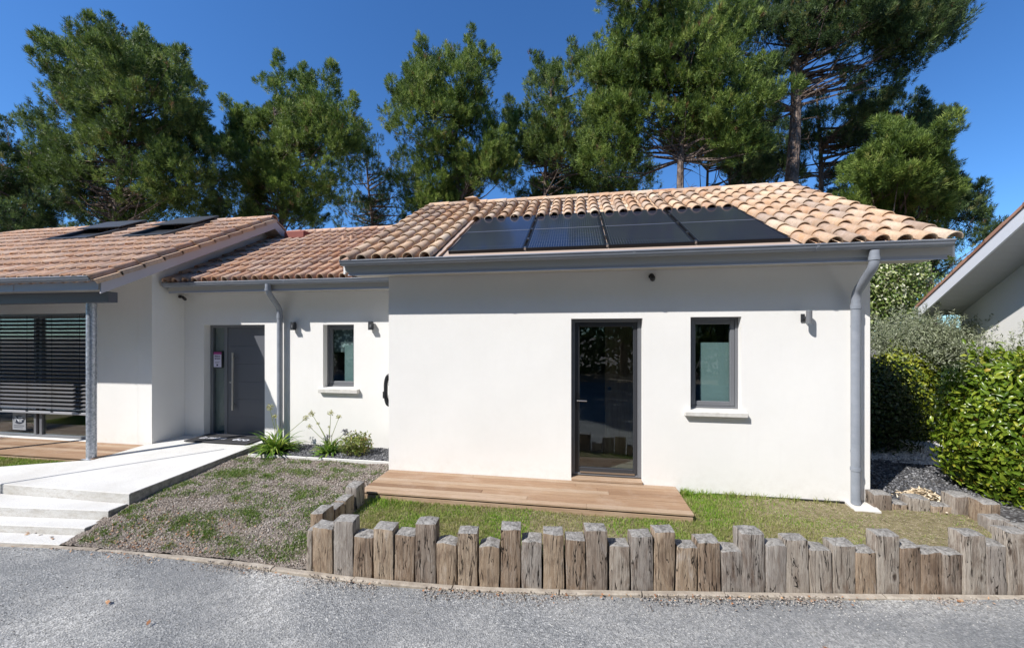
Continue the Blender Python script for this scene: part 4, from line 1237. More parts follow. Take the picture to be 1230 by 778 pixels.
for (x, y, zt, wd, d_, lab) in [
    (3.585, 5.24, 0.06, 0.19, 0.14, 'squat timber post right beside the right house corner'),
    (3.775, 5.25, -0.05, 0.18, 0.14, 'very low reddish timber stub in the far right row of the palisade'),
    (3.965, 5.24, 0.03, 0.21, 0.14, 'wide timber post in the middle of the far right row, left of the wood chips'),
    (4.18, 5.22, -0.035, 0.19, 0.14, 'low timber post in front of the pale wood chips'),
    (4.37, 5.21, 0.10, 0.22, 0.16, 'tall wide timber post at the far right corner of the lawn')]:
    timber(x, y, wd, d_, -0.42, zt, 0.03, lab, random.uniform(-.006, .006))
for (x, y, zt, wd, d_, lab) in [
    (4.44, 5.00, 0.115, 0.16, 0.16, 'tall timber post, first of the right side row behind the corner'),
    (4.40, 4.86, 0.0, 0.18, 0.13, 'low timber post, second of the right side row'),
    (4.36, 4.73, -0.06, 0.16, 0.12, 'lowest timber post of the right side row, between two taller ones'),
    (4.40, 4.585, 0.035, 0.18, 0.16, 'pale timber post of the right side row beside the leafy hedge'),
    (4.32, 4.40, -0.03, 0.22, 0.17, 'broad timber post of the right side row behind the front row')]:
    timber(x, y, wd, d_, -0.42, zt, 0.05, lab, random.uniform(-.006, .006))

# ------------------------------------------------------------------ vegetation helpers
def blades(name, P, h, wd, mat, bend=0.5, kind='stuff', upz=1.0):
    """grass blades: two-segment tapering strips at points P (n,3); h, wd arrays"""
    n = len(P)
    th = rng.uniform(0, 2 * PI, n); d = np.stack([np.cos(th), np.sin(th), np.zeros(n)], 1)
    ph = rng.uniform(0, 2 * PI, n); s_ = np.stack([np.cos(ph), np.sin(ph), np.zeros(n)], 1)
    h = np.asarray(h)[:, None]; wv = np.asarray(wd)[:, None]
    lean = rng.uniform(0.1, 1.0, (n, 1)) * bend
    up = np.array([[0, 0, 1.0]])
    a = P - s_ * wv / 2; b = P + s_ * wv / 2
    mid = P + up * h * 0.6 + d * h * lean * 0.35
    c = mid + s_ * wv * 0.4; e = mid - s_ * wv * 0.4
    tip = P + up * h * (1 - lean * 0.3) + d * h * lean
    V = np.stack([a, b, c, e, tip], 1).reshape(-1, 3)
    k0 = np.arange(n) * 5
    F = np.concatenate([np.stack([k0, k0 + 1, k0 + 2], 1), np.stack([k0, k0 + 2, k0 + 3], 1), np.stack([k0 + 3, k0 + 2, k0 + 4], 1)])
    o = npmesh(name, V, F, mat)
    tag(o, kind=kind)
    return o
def vnoise(x, y, seed=0, sc=1.0):
    r_ = np.random.default_rng(seed); v = 0
    for i in range(6):
        a = r_.uniform(0, 2 * PI); f = sc * r_.uniform(0.7, 2.6); p = r_.uniform(0, 6)
        v = v + np.sin((x * math.cos(a) + y * math.sin(a)) * f + p)
    return v / 6

# lawn
def scatter_lawn(n):
    x = rng.uniform(-2.55, 4.36, n); u = rng.uniform(0, 1, n)
    kx = np.array([smoothk(a) + 0.18 for a in x]); y = kx + u * (5.29 - kx)
    return x, y
x, y = scatter_lawn(135000)
dens = 0.62 + 0.9 * vnoise(x, y, 3, 2.4) - 0.32 * np.clip((x - 1.2) / 1.5, 0, 1) * (y > 4.8) - 0.45 * np.clip((x - 2.2) / 1.0, 0, 1) - 0.5 * np.exp(-((x - 0.55) ** 2 + (y - 3.95) ** 2 * 4) / 0.16) + 0.35 * (x < -0.5)
keep = (rng.uniform(0, 1, len(x)) < np.clip(dens, 0.10, 1.0)) & ~((x > -2.68) & (x < 1.28) & (y > 4.53)) & ~((x > 3.2) & (x < 3.6) & (y > 5.02))
x, y = x[keep], y[keep]
z = np.array([lawn_z(a, b) for a, b in zip(x, y)])
far = np.clip(1 - np.clip((x - 1.8) / 1.5, 0, 1) * 0.6, 0.3, 1)
blades('grass', np.stack([x, y, z - 0.004], 1), rng.uniform(0.018, 0.052, len(x)) * far, rng.uniform(0.003, 0.006, len(x)), M['grass'], 0.9)
# taller tufts at the wall foot
x = np.concatenate([rng.normal(c, s, n) for c, s, n in ((1.42, .05, 160), (1.6, .12, 130), (1.95, .06, 160), (2.25, .1, 90), (2.6, .08, 70), (3.0, .1, 40), (-2.2, .2, 150), (1.38, .03, 90))])
y = 5.27 - np.abs(rng.normal(0, 0.05, len(x)))
y[(x < 0)] = 4.42 - np.abs(rng.normal(0, 0.05, (x < 0).sum()))
x = np.where((y > 4.45) & (x < 1.34), 1.36, x)
blades('grass', np.stack([x, y, np.full(len(x), -0.135)], 1), rng.uniform(0.04, 0.12, len(x)), rng.uniform(0.004, 0.007, len(x)), M['grass'], 0.9)
# straw on the dry part
x, y = scatter_lawn(15000)
keep = ((x > 1.9) | (vnoise(x, y, 3, 2.4) < -0.1)) & ~((x > -2.68) & (x < 1.28) & (y > 4.53)) & ~((x > 3.2) & (x < 3.6) & (y > 5.02))
x, y = x[keep], y[keep]
z = np.array([lawn_z(a, b) for a, b in zip(x, y)]) + 0.006
def flats(name, x, y, z, ln, wd, mat, tilt=0.3, kind='stuff'):
    n = len(x); th = rng.uniform(0, 2 * PI, n)
    d = np.stack([np.cos(th), np.sin(th), rng.normal(0, tilt, n)], 1); d = unit(d)
    s_ = unit(np.stack([-np.sin(th), np.cos(th), rng.normal(0, tilt, n)], 1))
    P = np.stack([x, y, z], 1)
    l = np.asarray(ln)[:, None] / 2; w_ = np.asarray(wd)[:, None] / 2
    V = np.stack([P - d * l, P + s_ * w_, P + d * l, P - s_ * w_], 1).reshape(-1, 3)
    k0 = np.arange(n) * 4
    F = np.stack([k0, k0 + 1, k0 + 2, k0 + 3], 1)
    return tag(npmesh(name, V, F, mat), kind=kind)
flats('straw', x, y, z, rng.uniform(0.02, 0.07, len(x)), rng.uniform(0.002, 0.004, len(x)), M['dry'], 0.2)
# strip of lawn left
n = 42000
x = rng.uniform(-12.5, -7.57, n); y = rng.uniform(3.9, 4.99, n)
pathedge = np.interp(x, [-13.5, -9.2, -7.55], [3.2, 4.25, 4.95])
keep = y > pathedge + 0.01
x, y = x[keep], y[keep]
blades('grass', np.stack([x, y, np.full(len(x), -0.115)], 1), rng.uniform(0.02, 0.05, len(x)), rng.uniform(0.004, 0.007, len(x)), M['grass'], 0.8)
# weeds in clumps over the bare soil
n = 60000
cl = []
crg = np.random.default_rng(5)
for i in range(190):
    cx = crg.uniform(-5.5, -2.75); cy = crg.uniform(3.5, 5.6)
    cl.append((cx, cy, crg.uniform(0.03, 0.13), crg.uniform(0.4, 1.6)))
cl += [(-5.1, 4.95, 0.26, 3.6), (-4.85, 4.98, 0.22, 2.6), (-4.4, 5.25, .2, 1.3), (-3.9, 5.15, 0.16, 1.2), (-3.0, 3.62, 0.16, 2.4), (-2.85, 3.75, 0.14, 2.4), (-3.3, 3.62, 0.12, 1.6), (-4.55, 3.85, 0.2, 2.3), (-4.25, 3.8, 0.14, 1.8), (-5.4, 3.5, 0.07, 1.5),
       (-4.9, 3.75, 0.15, 1.2), (-2.95, 4.4, 0.1, 1.2), (-3.9, 4.35, 0.2, 1.3), (-3.6, 4.2, 0.15, 1.2), (-3.1, 4.05, 0.15, 1.3)]
X_, Y_ = [], []
for (cx, cy, r_, d_) in cl:
    k_ = int(90 * d_ * (r_ / 0.08) ** 1.2)
    X_.append(rng.normal(cx, r_ * 0.62, k_)); Y_.append(rng.normal(cy, r_ * 0.45, k_))
x = np.concatenate(X_); y = np.concatenate(Y_)
kx = np.array([smoothk(a) for a in x])
keep = (x > -5.54) & (x < -2.72) & (y > kx + 0.05) & (y < 5.62)
x, y = x[keep], y[keep]
z = np.array([soil_z(a, b) for a, b in zip(x, y)]) - 0.003
blades('weeds', np.stack([x, y, z], 1), rng.uniform(0.012, 0.042, len(x)), rng.uniform(0.004, 0.010, len(x)), M['weed'], 1.5)
# fallen leaves
n = 1100
x = rng.normal(-4.7, 0.6, n); y = 3.46 + np.abs(rng.normal(0, 0.36, n))
kx = np.array([smoothk(a) for a in x]); keep = (x > -5.5) & (x < -2.8) & (y > kx + 0.05) & (y < 5.3)
keep &= rng.uniform(0, 1, n) < np.where(y < 4.0, 0.55, 0.3)
x, y = x[keep], y[keep]; z = np.array([soil_z(a, b) for a, b in zip(x, y)]) + 0.014
flats('leaf_litter', x, y, z, rng.uniform(0.012, 0.036, len(x)), rng.uniform(0.008, 0.018, len(x)), M['litter'], 0.7)
n = 170
x = rng.uniform(-6.6, 4.0, n); y = np.array([smoothk(a) for a in x]) - np.abs(rng.normal(0, 0.05, n)) - 0.03
flats('leaf_litter', x, y, np.full(n, ZR + 0.028), rng.uniform(0.012, 0.035, n), rng.uniform(0.01, 0.02, n), M['litter'], 0.4)
x = np.array([-6.35, -6.25, -6.15, -6.3, -5.95, -5.88, -4.05, -4.03, -3.42, 3.33, 3.36, 1.85]); y = np.array([3.53, 3.55, 3.52, 3.5, 3.5, 3.47, 2.75, 2.74, 2.6, 3.96, 3.97, 3.2])
z = np.array([-0.39] * 6 + [ZR + 0.02] * 6)
flats('leaf_litter', x, y, z, np.full(12, 0.05), np.full(12, 0.03), M['litter'], 0.3)
# small stones
def stones(name, x, y, z, r, mat):
    n = len(x)
    base = np.array([[1, 0, 0], [-1, 0, 0], [0, 1, 0], [0, -1, 0], [0, 0, 1], [0, 0, -1]], float)
    V = base[None] * r[:, None, None] * rng.uniform(0.55, 1.25, (n, 6, 1)) * np.array([1, 1, 0.7])
    th = rng.uniform(0, 2 * PI, n); c, s_ = np.cos(th), np.sin(th)
    X = V[..., 0] * c[:, None] - V[..., 1] * s_[:, None]; Y = V[..., 0] * s_[:, None] + V[..., 1] * c[:, None]
    V = np.stack([X + x[:, None], Y + y[:, None], V[..., 2] + z[:, None]], -1).reshape(-1, 3)
    f = np.array([[0, 2, 4], [2, 1, 4], [1, 3, 4], [3, 0, 4], [2, 0, 5], [1, 2, 5], [3, 1, 5], [0, 3, 5]])
    F = (np.arange(n)[:, None, None] * 6 + f[None]).reshape(-1, 3)
    return tag(npmesh(name, V, F, mat), kind='stuff')
n = 24000
x = rng.uniform(-5.55, -2.7, n); y = rng.uniform(3.42, 5.64, n)
kx = np.array([smoothk(a) for a in x]); keep = y > kx + 0.05
x, y = x[keep], y[keep]; z = np.array([soil_z(a, b) for a, b in zip(x, y)]) + 0.003
stones('soil_clods', x, y, z, rng.uniform(0.003, 0.013, len(x)) * np.where(rng.uniform(0, 1, len(x)) > .93, 1.5, 1), M['soil_clod'])
n = 26000
x = rng.uniform(-8, 6, n); t = rng.uniform(0, 1, n) ** 1.6
kx = np.array([smoothk(a) for a in x]); y = kx - 0.04 - t * 2.6
keep = rng.uniform(0, 1, n) < np.clip(0.35 + 0.9 * vnoise(x, y, 9, 1.5) + 0.7 * np.exp(-(kx - y) / 0.12), 0.06, 1)
x, y = x[keep], y[keep]
z = ZR + 0.010 * np.sin(x * 1.3 + y * 0.7) + 0.008 * np.sin(x * 0.6 - y * 2.1)
stones('road_gravel', x, y, z + 0.002, rng.uniform(0.002, 0.0075, len(x)), M['stone'])
n = 5200
x = rng.uniform(-8, 6, n); kx = np.array([smoothk(a) for a in x]); y = kx - 0.03 - np.abs(rng.normal(0, 0.07, n)) + 0.015
keep = vnoise(x, y * 0.3, 17, 2.5) > -0.15
x, y = x[keep], y[keep]
stones('kerb_debris', x, y, np.where(y > np.array([smoothk(a) for a in x]) - 0.03, ZR + 0.02, ZR + 0.008), rng.uniform(0.003, 0.011, len(x)), M['soil_clod'])
n = 7000
x = rng.uniform(-5.40, -2.75, n); y = rng.uniform(5.675, 6.32, n)
stones('bed_gravel', x, y, np.full(n, -0.062), rng.uniform(0.008, 0.022, n), M['stone_dark'])
n = 9000
x = rng.uniform(4.6, 6.9, n); y = rng.uniform(7.1, 9.3, n); z = -0.07 + 0.02 * np.sin(x * 2.2 + y)
stones('white_stones', x, y, z, rng.uniform(0.012, 0.03, n), M['stone_white'])
n = 6000
x = rng.uniform(3.58, 6.2, n); y = rng.uniform(5.4, 7.6, n)
stones('shade_mulch', x, y, np.full(n, -0.09), rng.uniform(0.01, 0.028, n), M['stone_dark'])  # dark mulch spread over sunlit ground, standing in for shade
n = 500
x = rng.normal(4.22, 0.11, n); y = rng.normal(5.45, 0.1, n); z = -0.10 + 0.15 * np.exp(-((x - 4.22) ** 2 + (y - 5.45) ** 2) / 0.03) * rng.uniform(0.6, 1, n)
flats('wood_chips', x, y, z, rng.uniform(0.04, 0.1, n), rng.uniform(0.012, 0.03, n), M['wood_chip'], 0.5)

# ------------------------------------------------------------------ leafy bushes
def leaf_cloud(P, N, ln, wd, up=0.35, rough=0.5, fold=0.25):
    """pointed folded leaves at P, roughly facing N; returns V,F (two quads per leaf)"""
    n = len(P)
    N = unit(N + rng.normal(0, rough, (n, 3)))
    d = rng.normal(0, 1, (n, 3)); d[:, 2] += up
    d = unit(d - N * (d * N).sum(1, keepdims=True))
    s_ = np.cross(N, d)
    l = (ln * rng.uniform(0.6, 1.15, n))[:, None]; w_ = (wd * rng.uniform(0.7, 1.15, n))[:, None]
    b = P; m1 = P + d * l * 0.35 ; tip = P + d * l - N * l * 0.18
    V = np.stack([b, m1 + s_ * w_ / 2 + N * w_ * fold, P + d * l * 0.75 + s_ * w_ * 0.32 + N * w_ * fold * .4, tip, P + d * l * 0.75 - s_ * w_ * 0.32 + N * w_ * fold * .4, m1 - s_ * w_ / 2 + N * w_ * fold, P + d * l * 0.45], 1).reshape(-1, 3)
    k0 = np.arange(n) * 7
    F = np.concatenate([np.stack([k0, k0 + 1, k0 + 6], 1), np.stack([k0 + 1, k0 + 2, k0 + 6], 1), np.stack([k0 + 2, k0 + 3, k0 + 6], 1),
                        np.stack([k0 + 3, k0 + 4, k0 + 6], 1), np.stack([k0 + 4, k0 + 5, k0 + 6], 1), np.stack([k0 + 5, k0, k0 + 6], 1)])
    return V, F
def ell_pts(n, c, r, lo=0.8, hi=1.03, zmin=None, lump=0.08, boxy=0.0, seed=1):
    d = unit(rng.normal(0, 1, (n, 3)))
    if boxy:
        m_ = np.abs(d).max(1, keepdims=True); d2 = d / m_; dd = d * (1 - boxy) + d2 * boxy
    else: dd = d
    rr = rng.uniform(lo, hi, (n, 1)) * (1 + lump * vnoise(d[:, 0] * 5 + seed, d[:, 1] * 5 + d[:, 2] * 4, seed, 1.6))[:, None] * 1.0
    P = np.array(c) + dd * rr * np.array(r)
    N = unit(d / np.array(r))
    if zmin is not None:
        k_ = P[:, 2] > zmin; P, N = P[k_], N[k_]
    return P, N
def bush(name, c, r, n, ln, wd, mat, label, cat, boxy=0.0, lump=0.1, core=0.8, zmin=-0.1, rough=0.5, lo=0.78, seed=1, up=0.35, stems=6, group=None, extra=None):
    e = empty(name, (c[0], c[1], zmin))
    off = Matrix.Translation(-Vector(e.location))
    P, N = ell_pts(n, c, r, lo, 1.04, zmin, lump, boxy, seed)
    if extra is not None:
        P = np.concatenate([P, extra[0]]); N = np.concatenate([N, extra[1]])
    V, F = leaf_cloud(P, N, ln, wd, up, rough)
    o = npmesh('foliage', V, F, mat, e, smooth=False); o.matrix_parent_inverse = off
    mb = MB()
    for i in range(stems):
        a = rng.uniform(0, 2 * PI); q = rng.uniform(0.2, 0.75)
        top = (c[0] + r[0] * q * math.cos(a), c[1] + r[1] * q * math.sin(a), c[2] + r[2] * rng.uniform(0.1, 0.8))
        b0 = (c[0] + 0.08 * math.cos(a), c[1] + 0.08 * math.sin(a), zmin - 0.05)
        mid = tuple((b0[k_] * 0.4 + top[k_] * 0.6) * 1.0 for k_ in range(3))
        mb.tube([b0, (mid[0], mid[1], (b0[2] + top[2]) / 2), top], [0.022, 0.015, 0.006], 6)
    o = mb.build('stem', M['twig'], e); o.matrix_parent_inverse = off
    if core:
        P, N = ell_pts(int(n * 0.5), c, tuple(q * core for q in r), 0.5, 1.0, zmin, 0.02, boxy, seed)
        V, F = leaf_cloud(P, N, ln * 1.6, wd * 2.2, up, 0.9)
        o = npmesh('inner_foliage', V, F, mat, e); o.matrix_parent_inverse = off
    tag(e, label, cat, group)
    return e
# big glossy laurel hedge at the right edge
exd = []
exP = []; exN = []
for i in range(46):                                                       # shoots standing out of the top
    a = rng.uniform(5.1, 6.6); b = rng.uniform(5.3, 6.2); hgt = rng.uniform(0.1, 0.3)
    t = rng.uniform(0, 1, 16)
    P = np.stack([a + rng.normal(0, 0.03, 16) + t * 0.04, b + rng.normal(0, 0.03, 16), 1.42 + t * hgt + 0.12], 1)
    exP.append(P); exN.append(np.tile([[0.2, -0.4, 0.8]], (16, 1)) + rng.normal(0, 0.5, (16, 3)))
bush('laurel_hedge', (5.98, 5.75, 0.62), (1.08, 0.62, 0.93), 19500, 0.098, 0.043, M['laurel'], 'large glossy green laurel bush at the right edge, behind the timber posts', 'hedge', boxy=0.55, lump=0.16, core=0.82, rough=0.62,
     extra=(np.concatenate(exP), np.concatenate(exN)), seed=3, up=0.5)
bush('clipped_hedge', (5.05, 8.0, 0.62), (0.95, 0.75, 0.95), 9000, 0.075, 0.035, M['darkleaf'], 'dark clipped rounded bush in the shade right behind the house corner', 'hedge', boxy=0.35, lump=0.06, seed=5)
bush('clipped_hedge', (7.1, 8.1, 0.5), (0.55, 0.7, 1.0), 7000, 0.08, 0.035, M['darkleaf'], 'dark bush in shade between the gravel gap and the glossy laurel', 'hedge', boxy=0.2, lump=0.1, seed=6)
bush('yellow_green_bush', (6.4, 8.75, 0.72), (0.55, 0.45, 1.0), 6000, 0.085, 0.04, M['yellowleaf'], 'bright yellow-green bush seen between the two dark clipped bushes', 'bush', boxy=0.2, lump=0.12, seed=8)
bush('yellow_leaf_bush', (5.45, 10.0, 1.45), (0.45, 0.5, 0.75), 2600, 0.12, 0.03, M['yellowleaf'], 'yellowish narrow-leaved bush just behind the right house corner above the dark bush', 'bush', lump=0.2, seed=9)
def wispy(name, c, r, n, mat, label, cat, seed, shoots=220, ln=0.05, wd=0.012, zmin=-0.1):
    exP = []; exN = []
    for i in range(shoots):
        d = unit(rng.normal(0, 1, (1, 3)) + np.array([[0, 0, 0.5]]))[0]
        s0 = np.array(c) + d * np.array(r) * rng.uniform(0.5, 0.85)
        L_ = rng.uniform(0.25, 0.6); k_ = int(L_ * 70)
        t = np.sort(rng.uniform(0, 1, k_))[:, None]
        dd = unit((d + rng.normal(0, 0.35, 3) + np.array([0, 0, 0.55]))[None])[0]
        exP.append(s0 + dd * L_ * t + rng.normal(0, 0.012, (k_, 3))); exN.append(rng.normal(0, 1, (k_, 3)))
    return bush(name, c, r, n, ln, wd, mat, label, cat, lump=0.25, core=0.75, zmin=zmin, rough=1.2, lo=0.55, seed=seed, up=0.8, extra=(np.concatenate(exP), np.concatenate(exN)), stems=10)
wispy('olive_tree', (6.9, 8.9, 1.7), (1.0, 0.8, 0.55), 9000, M['olive'], 'grey-green feathery olive bush in front of the neighbouring eave', 'bush', 11, 300, 0.062, 0.013)
wispy('olive_tree', (7.3, 7.55, 1.2), (0.9, 0.6, 0.6), 3000, M['olive'], 'sparser grey-green shrub in front of the white neighbouring wall', 'bush', 12, 150, 0.062, 0.014)
bush('variegated_tree', (7.35, 11.3, 3.0), (1.5, 1.0, 1.4), 16000, 0.10, 0.05, M['varieg'], 'tall shrub with pale speckled leaves above the olive, behind the house corner', 'shrub', lump=0.22, core=0.7, rough=0.8, seed=13, lo=0.6)
bush('green_shrub', (-2.86, 5.98, 0.05), (0.13, 0.13, 0.16), 420, 0.05, 0.025, M['laurel'], 'tiny green plant in the gravel bed at the inner corner', 'plant', core=0, zmin=-0.07, seed=4, stems=3)

# agapanthus and small shrub in the bed
def agapanthus(x, y, z, nl, R_, heads, label):
    nl = int(nl * 1.25)
    e = empty('agapanthus', (x, y, z))
    V = []; F = []
    for i in range(nl):
        a = rng.uniform(0, 2 * PI); L_ = R_ * rng.uniform(0.75, 1.3); el = rng.uniform(0.2, 1.25); w_ = rng.uniform(0.013, 0.022)
        bx, by = rng.normal(0, 0.05, 2)
        p = np.array([bx, by, 0.0]); d = np.array([math.cos(a), math.sin(a)])
        sd = np.array([-d[1], d[0], 0]); o = len(V); nseg = 6
        for s_ in range(nseg + 1):
            t = s_ / nseg
            ww = w_ * (0.7 + 0.6 * t if t < 0.5 else 1.0 - (t - 0.5) * 1.85)
            V.append(tuple(p - sd * ww)); V.append(tuple(p + np.array([0, 0, -ww * 0.5]))); V.append(tuple(p + sd * ww))
            an = el - t * t * 1.7 * (1.4 - el * 0.6)
            p = p + np.array([d[0] * math.cos(an), d[1] * math.cos(an), math.sin(an)]) * L_ / nseg
            p[2] = max(p[2], 0.012)
        for s_ in range(nseg):
            for q in (0, 1):
                b = o + s_ * 3 + q; F.append((b, b + 1, b + 4, b + 3))
    npmesh('leaves', V, F, M['strap'], e, smooth=True)
    for (dx, dy, h, r_, mat) in heads:
        mb = MB(); bend = (dx * 0.3, dy * 0.3, h * 0.5)
        mb.tube([(dx * 0.05, dy * 0.05, 0), bend, (dx, dy, h)], [0.006, 0.005, 0.004], 6)
        st = mb.build('flower_stem', M['stem'], e)
        n = 46
        d = unit(rng.normal(0, 1, (n, 3)) + np.array([0, 0, 0.2]))
        P = np.array([[dx, dy, h]]) + d * r_ * rng.uniform(0.45, 1.0, (n, 1))
        V1, F1 = leaf_cloud(P, d, r_ * 0.55, r_ * 0.30, 0.1, 0.8)
        # pedicels
        k0 = len(V1); s_ = unit(np.cross(d, rng.normal(0, 1, (n, 3)))) * 0.0022
        V2 = np.stack([np.tile([[dx, dy, h]], (n, 1)) - s_, np.tile([[dx, dy, h]], (n, 1)) + s_, P], 1).reshape(-1, 3)
        F2 = np.arange(n * 3).reshape(-1, 3) + k0
        npmesh('flower_head', np.concatenate([V1, V2]), np.concatenate([F1, F2]), mat, st)
    tag(e, label, 'plant')
FW, FB = M['flower'], M['flower_blue']
agapanthus(-5.04, 5.84, -0.07, 120, 0.45, [(-0.14, 0.0, 0.76, 0.062, FW), (-0.05, 0.02, 0.60, 0.05, FW), (0.48, 0.1, 0.58, 0.055, FW)], 'large agapanthus with strappy leaves beside the doormat and left downpipe')
agapanthus(-4.12, 5.93, -0.07, 62, 0.32, [(-0.33, 0, 0.66, 0.06, FW), (-0.34, -0.03, 0.44, 0.045, FW), (-0.25, 0.05, 0.48, 0.03, FW), (0.02, 0.02, 0.68, 0.055, FW), (0.15, 0.05, 0.60, 0.05, FW), (-0.07, 0.1, 0.42, 0.025, FW), (0.0, -0.05, 0.28, 0.06, FB), (0.30, 0.0, 0.36, 0.07, FB)],
           'smaller agapanthus with many seed heads under the small window')
bush('small_shrub', (-3.62, 5.92, 0.10), (0.30, 0.24, 0.22), 900, 0.06, 0.024, M['yellowshrub'], 'low light green shrub at the right of the gravel bed under the small window', 'shrub', core=0, zmin=-0.07, lump=0.3, lo=0.4, rough=0.9, seed=21, stems=9)

# ------------------------------------------------------------------ neighbouring house on the right
nb = empty('neighbour_house', (7.2, 7.0, -0.2))
noff = Matrix.Translation(-Vector(nb.location))
A = Vector((6.90, 9.0)); B = Vector((6.50, 6.76))
dr = (B - A).normalized(); nrm = Vector((-dr.y, dr.x))          # dr runs along the gable towards the road
if nrm.x < 0: nrm = -nrm
def NP(s, o_, z):                                                  # s along the gable, o_ away from us
    p = A + dr * s + nrm * o_
    return (p.x, p.y, z)
SL = (3.57 - 2.315) / (B - A).length
def nz(s): return 2.315 + SL * s
RS = 4.3
mb = MB()
def strip(mb, s0, s1, o0, o1, zlo, zhi):
    """sloping box following the rake; zlo, zhi offsets from the rake line"""
    vs = [NP(s0, o0, nz(s0) + zlo), NP(s1, o0, nz(s1) + zlo), NP(s1, o1, nz(s1) + zlo), NP(s0, o1, nz(s0) + zlo),
          NP(s0, o0, nz(s0) + zhi), NP(s1, o0, nz(s1) + zhi), NP(s1, o1, nz(s1) + zhi), NP(s0, o1, nz(s0) + zhi)]
    mb.add(vs, [(0, 3, 2, 1), (4, 5, 6, 7), (0, 1, 5, 4), (1, 2, 6, 5), (2, 3, 7, 6), (3, 0, 4, 7)])
def nadd(mb, name, mat, **kw):
    o = mb.build(name, mat, nb, **kw); o.matrix_parent_inverse = noff; return o
strip(mb, 0.0, RS, -0.03, 0.0, -0.02, 0.20); nadd(mb, 'bargeboard', newmat('neighbour_white', (0.72, 0.73, 0.76), 0.6))
mb = MB()
s_ = 0.0
while s_ < RS:
    strip(mb, s_, min(RS, s_ + 0.145), 0.002, 0.62, 0.02 + 0.0, 0.035); s_ += 0.15
strip(mb, 0.0, RS, 0.003, 0.62, 0.036, 0.05)
nadd(mb, 'soffit', newmat('neighbour_soffit', (0.5, 0.5, 0.52), 0.7))
mb = MB(); strip(mb, -0.05, RS, 0.0, 9.0, 0.201, 0.225)
nrf = nadd(mb, 'roof', M['tile'])
mb = MB()
for i in range(13):
    s0 = -0.06 + i * 0.34
    strip(mb, s0, s0 + 0.36, -0.05, 0.08, 0.195, 0.245 - 0.0 + 0.012 * (i % 2)); 
o = mb.build('verge_tiles', M['tile_verge'], nrf)
mb = MB()
vs = []
wall_o = 0.60
for o_ in (wall_o, wall_o + 0.3):
    vs += [NP(0.02, o_, -0.3), NP(8.1, o_, -0.3), NP(8.1, o_, nz(0.45) + 0.04), NP(RS, o_, nz(RS) + 0.03), NP(0.02, o_, nz(0.02) + 0.03)]
mb.add(vs, [(0, 1, 2, 3, 4), (9, 8, 7, 6, 5)] + [(i, (i + 1) % 5, 5 + (i + 1) % 5, 5 + i) for i in range(5)])
nadd(mb, 'wall', M['wall'])
tag(nb, 'white neighbouring house at the right edge, its tiled eave rising to the right', 'house')

# ------------------------------------------------------------------ pines
def needle_tufts(C, D, nn, ln, wd, rnd):
    """C,D (t,3): shoot bases and axes; nn needles on each shoot, every needle a slim triangle"""
    t = len(C)
    pos = rng.uniform(0, 1, (t, nn, 1))
    d = rng.normal(0, 1, (t, nn, 3)); d = d / np.linalg.norm(d, axis=2, keepdims=True)
    d = unit(d * (1.15 - 0.5 * pos) + D[:, None, :] * (0.75 + 0.6 * pos))
    s_ = unit(np.cross(d, rng.normal(0, 1, (t, nn, 3))))
    l = ln * rng.uniform(0.7, 1.1, (t, nn, 1)); w_ = wd * rng.uniform(0.8, 1.2, (t, nn, 1))
    base = C[:, None, :] + D[:, None, :] * pos * ln * 1.1
    tip = base + d * l
    V = np.stack([tip, base - s_ * w_ / 2, base + s_ * w_ / 2], 2)
    V[:, :, 1:] += (d * l * 0.25)[:, :, None, :]
    V = V.reshape(-1, 3)
    F = np.arange(t * nn * 3).reshape(-1, 3)
    a = np.repeat(rnd, nn * 3)
    return V, F, a
